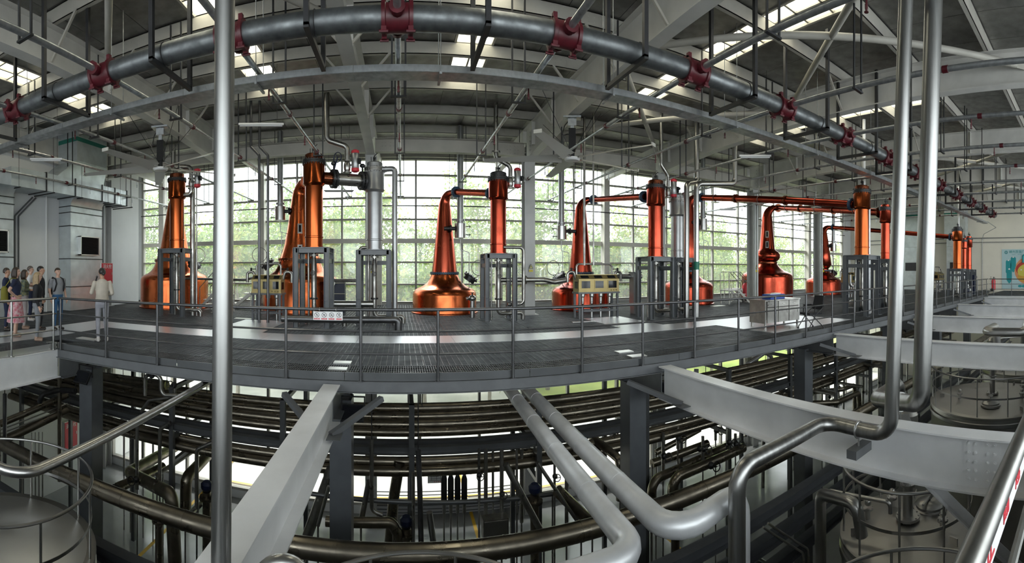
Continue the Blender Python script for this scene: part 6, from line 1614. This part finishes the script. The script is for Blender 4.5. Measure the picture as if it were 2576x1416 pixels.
obj('case', M().box(c.x, c.y, c.z, .55, .25, .42), steel_dull, b); obj('post', M().box(c.x, c.y + .05, (c.z - .2) / 2, .1, .1, c.z - .2), kick, b); obj('door', M().box(c.x, c.y - .13, c.z, .5, .012, .37), steel, b)
# pumps on the lower floor
for i, (px, py, n) in enumerate(((1022, 1330, 'below the centre, behind the upright lagged pipe'), (520, 1245, 'just left of the foreground pole'), (1345, 1240, 'right of the sloping pipes'), (1700, 1250, 'right of the lower right column'), (400, 1300, 'at the lower left by the blue motor'))):
    c = W(px, py, Y=9.3)
    u = thing('pump_unit', 'small blue-topped pump valve ' + n, 'pump', (c.x, c.y, 0))
    obj('stand_pipe', flange(M().cyl((c.x, c.y, 0), (c.x, c.y, c.z), .1, 12), (c.x, c.y, c.z - .15), (0, 0, 1), .18, .03, 8), cladding, u)
    obj('actuator', M().lathe((c.x, c.y, c.z), [(.05, 0), (.12, .06), (.14, .1), (.14, .18), (.08, .24)], 18), navy, u)
# right part
px_pipe('thick lagged pipe arched down behind the right lower column, nearer of two', [(1690, 1300, 8.9), (1692, 1195, 8.9), (1870, 1120, 9.3)], 9, .13, cladding, valve=(1, .45, 1.1), bend=.3)
px_pipe('thick lagged pipe arched down behind the right lower column, farther of two', [(1638, 1300, 9.4), (1640, 1200, 9.4), (1830, 1115, 10.2)], 9, .12, cladding, valve=(1, .3, 1.1), bend=.3)
px_pipe('lagged pipe rising to the right behind the near floor beam', [(1640, 1158, 10.5), (1780, 1108, 10.5)], 10, .12, cladding, valve=(0, .8, 1.1))
px_pipe('upper lagged pipe rising to the right behind the near floor beam', [(1650, 1130, 11), (1760, 1072, 11)], 10, .09, cladding)
for i, (x, y0, y1, Y) in enumerate(((1668, 1080, 1195, 9.8), (1705, 1065, 1120, 10.0), (1768, 1090, 1150, 9.6), (1832, 1070, 1140, 9.6), (1850, 1085, 1135, 9.4), (1800, 1050, 1100, 10.4))):
    px_pipe('upright valve stem among the right lower pipes, %s from the left' % ORD[i], [(x, y0), (x, y1)], Y, .045, steel_dull, valve=(0, .5, 1.0))
px_pipe('horizontal lagged loop beyond the near beam, nearer of two', [(1990, 1010, 10.5), (2105, 1008, 9.4), (2160, 985, 9.6), (2165, 1060, 9.6)], 9.6, .11, cladding, bend=.2)
px_pipe('horizontal lagged loop beyond the near beam, farther of two', [(1985, 985, 11.5), (2120, 975, 10.6), (2150, 965, 10.8), (2150, 1040, 10.8)], 10.6, .10, cladding, bend=.2)
px_pipe('bent grey pipe under the platform right of the centre windows', [(1880, 910, 12), (1925, 880, 12), (1940, 890, 12), (1940, 930, 12)], 12, .09, silver_col, bend=.2)
for i, (x, y0, y1, Y) in enumerate(((2085, 930, 1020, 11), (2068, 960, 1040, 10.6), (2110, 900, 1000, 11.5), (2030, 925, 1010, 10.2), (2170, 920, 1010, 11.5), (2185, 900, 1020, 12), (2210, 905, 985, 12))):
    px_pipe('upright pipe in the thicket beyond the near beam, %s from the left' % ORD[i], [(x - 8, y0, Y), (x, y0, Y), (x, y1, Y)], Y, .045, steel_dull, valve=(1, .7, .9), bend=.08)
for i in range(9):
    x = 11.4 + i * 2.1
    pipe_thing('plant_pipe', 'cross pipe below the platform at the right, %s from the left' % ORD[i], [(x, 8.9, H(-4.4 - .2 * (i % 3))), (x + .1, 12.5, H(-4.4 - .2 * (i % 3))), (x + .1, 12.6, 0)], .06 + .02 * (i % 2), steel_dull, .15)
for i, (x0, y0, x1, y1, Y) in enumerate(((1920, 1320, 2020, 1385, 5.0), (1932, 1310, 2032, 1375, 5.0))):
    px_pipe('thin stainless rail tube in the dark at the lower right, %s' % ('lower', 'upper')[i], [(x0, y0), (x1, y1), (x1 + 2, y1 + 18)], Y, .02, steel)
for i in range(8):
    pipe_thing('plant_pipe', 'dark pipe on the floor beyond the tanks, %s from the left' % ORD[i], [(3.8 + .3 * i, 6.9, .35 + .22 * (i % 3)), (7.4 + .3 * i, 7.3, .35 + .22 * (i % 3)), (7.4 + .3 * i, 9, .35 + .22 * (i % 3)), (7.4 + .3 * i, 9.1, 0)], .05 + .02 * (i % 2), rail_m if i % 2 else steel_dull, .15)
hydrant((XS + .2, 13.55, H(-7.55)), (1, 0), .8, 1.15, 'red hydrant box on the lower left wall beneath the platform', '消火栓')
hydrant((21.5, YL - .25, H(-4.7)), (0, -1), .75, 1.0, 'red hydrant box below the platform between the tall stainless pipes', '消火栓')
# white notice on the lower glazing
nb = W(1100, 1199, Y=YL - .1)
t = thing('notice_board', 'white notice with a red heading and a line diagram on the lower centre window', 'sign', nb)
obj('board', M().box(nb.x, nb.y, nb.z, .72, .02, .5), white_plain, t)
m = M()
for k in range(7): m.box(nb.x - .24 + .08 * k, nb.y - .012, nb.z + .2, .045, .006, .04)
for k in range(4): m.box(nb.x - .1 + .07 * k, nb.y - .012, nb.z - .2, .03, .006, .03)
obj('printed_heading', m, red_sign, t)['kind'] = 'stuff'
m = M()
for x0, x1, z in ((-.3, .05, .0), (-.25, .3, -.08), (.02, .3, .07), (-.3, .3, -.15)): m.box(nb.x + (x0 + x1) / 2, nb.y - .012, nb.z + z, x1 - x0, .006, .01)
for x, z0, z1 in ((-.22, -.15, .12), (-.02, -.15, .14), (.12, -.15, .05)): m.box(nb.x + x, nb.y - .012, nb.z + (z0 + z1) / 2, .01, .006, z1 - z0)
obj('printed_diagram', m, dark_iron, t)['kind'] = 'stuff'

# ------------------------------------------------------------ outside: ground, trees, pavilion
def grass_mat():
    return mat('lawn', (.26, .36, .07), .9, col2=(.42, .46, .12), nscale=.4)
struct('ground_outside', M().span(-160, 240, 28, 260, -.4, -.05), grass_mat())
struct('glare_ground_outside', M().span(-160, 240, 16.8, 28, -.4, -.05).span(-160, 9, 28, 55, -.35, -.045), mat('glare_paving', (.72, .71, .68), .8, noise=.1, nscale=1))  # pale ground added to imitate white glare in the lower windows
leafm = bpy.data.materials.new('leaf'); leafm.use_nodes = True
nt = leafm.node_tree; pb_ = nt.nodes['Principled BSDF']; out = nt.nodes['Material Output']
oi = nt.nodes.new('ShaderNodeObjectInfo'); geo = nt.nodes.new('ShaderNodeNewGeometry')
rmp = nt.nodes.new('ShaderNodeValToRGB'); rmp.color_ramp.elements[0].color = (.085, .16, .045, 1); rmp.color_ramp.elements[1].color = (.42, .42, .13, 1)
e = rmp.color_ramp.elements.new(.5); e.color = (.20, .29, .085, 1)
mxn = nt.nodes.new('ShaderNodeMath'); mxn.operation = 'ADD'; ml = nt.nodes.new('ShaderNodeMath'); ml.operation = 'MULTIPLY'; ml.inputs[1].default_value = .6
m2 = nt.nodes.new('ShaderNodeMath'); m2.operation = 'MULTIPLY'; m2.inputs[1].default_value = .4
nt.links.new(geo.outputs['Random Per Island'], ml.inputs[0]); nt.links.new(oi.outputs['Random'], m2.inputs[0]); nt.links.new(ml.outputs[0], mxn.inputs[0]); nt.links.new(m2.outputs[0], mxn.inputs[1])
nt.links.new(mxn.outputs[0], rmp.inputs['Fac']); nt.links.new(rmp.outputs['Color'], pb_.inputs['Base Color']); pb_.inputs['Roughness'].default_value = .6
tl = nt.nodes.new('ShaderNodeBsdfTranslucent'); nt.links.new(rmp.outputs['Color'], tl.inputs['Color']); mx = nt.nodes.new('ShaderNodeMixShader'); mx.inputs[0].default_value = .5
nt.links.new(pb_.outputs[0], mx.inputs[1]); nt.links.new(tl.outputs[0], mx.inputs[2]); nt.links.new(mx.outputs[0], out.inputs[0])
bark = mat('pale_bark', (.30, .27, .22), .9, noise=.3, nscale=4)
def tree_proto(seed, Ht, wide, nleaf, tint=0):
    r = random.Random(seed); tr = M()
    tr.tube([(0, 0, -.3), (.1, 0, Ht * .4), (r.uniform(-.3, .3), r.uniform(-.3, .3), Ht * .92)], .1, 8, rs=[.16, .11, .02])
    tips = []
    for i in range(16):
        z = Ht * (.22 + .7 * i / 16); a = i * 2.4 + r.uniform(-.4, .4); L = wide * (1.15 - .75 * abs(i / 16 - .35)) * r.uniform(.6, 1)
        p = Vector((0, 0, z)); q = p + Vector((cos(a) * L, sin(a) * L, L * .9)); tr.tube([p, p.lerp(q, .5) + Vector((0, 0, -.1)), q], .03, 5, rs=[.05, .03, .01])
        for k in range(6): tips.append((p.lerp(q, .35 + .13 * k), .35 + .13 * k))
    lf = M()
    for i in range(nleaf):
        c, w = tips[r.randrange(len(tips))]; s = r.gauss(0, .55); p = c + Vector((r.gauss(0, .5), r.gauss(0, .5), r.gauss(0, .55)))
        u = Vector((r.gauss(0, 1), r.gauss(0, 1), r.gauss(0, 1))).normalized(); v = u.cross(Vector((r.gauss(0, 1), r.gauss(0, 1), r.gauss(0, 1)))).normalized()
        k = r.uniform(.10, .20)
        lf.add([p - u * k, p - v * k * .55, p + u * k, p + v * k * .55], [(0, 1, 2, 3)])
    return mesh('trunk', tr, bark), mesh('leaves', lf, leafm, 0)
protos = [tree_proto(s, h, w, n) for s, h, w, n in ((1, 12.5, 2.6, 4500), (2, 14.5, 2.3, 4300), (3, 11.5, 3.2, 5000), (4, 15.5, 2.8, 5200), (5, 8, 3.0, 5500))]
rnd = random.Random(5)
spots = []
for row, (Y, n) in enumerate(((31, 22), (37, 26), (45, 30))):
    for i in range(n):
        th = -.86 + (2.1 * (i + rnd.uniform(.2, .8)) / n)
        if th > 1.12: continue
        x = Y * tan(th) + rnd.uniform(-1, 1)
        spots.append((x, Y + rnd.uniform(-2.5, 2.5), row))
spots.sort()
for i, (x, y, row) in enumerate(spots):
    if abs(th) > 2: continue
    k = rnd.choice([0, 1, 2, 4]) if row == 0 else rnd.choice([0, 1, 3, 3, 2])
    tm, lm = protos[k]
    t = thing('tree', ('slender young tree', 'tall thin tree', 'broad leafy tree', 'tall leafy tree', 'low bushy tree')[k] + ' outside, %s along the %s row' % (ORD[sum(1 for q in spots[:i + 1] if q[2] == row) - 1], ('near', 'middle', 'far')[row]), 'tree', (x, y, -.05), rnd.uniform(0, 6.28), group='trees beyond the glazing')
    s = rnd.uniform(.85, 1.15); t.scale = (s, s, s)
    obj('trunk', tm, None, t, local=True); obj('leaves', lm, None, t, local=True)['kind'] = 'stuff'
pv = thing('pavilion', 'low white vaulted pavilion among the trees outside, behind the left columns', 'building', (-5.5, 42, -.05))
a = W(862, 690, Y=42)
vs = []; n = 12
for y in (0, 9):
    for k in range(n + 1): vs.append((4.2 * cos(pi * k / n), y, a.z - .3 + 2.3 * sin(pi * k / n)))
obj('roof', M().add(vs, [(k, k + 1, n + 2 + k, n + 1 + k) for k in range(n)] + [tuple(range(n, -1, -1))]), white_plain, pv, local=True)
obj('wall', M().box(0, 4.5, (a.z - .3) / 2, 8.0, 8.6, a.z - .3), wall_white, pv, local=True)
for k in range(4): obj('window', M().box(-3 + 2 * k, .17, a.z * .55, 1.2, .06, 1.6), glass_dark, pv, local=True)
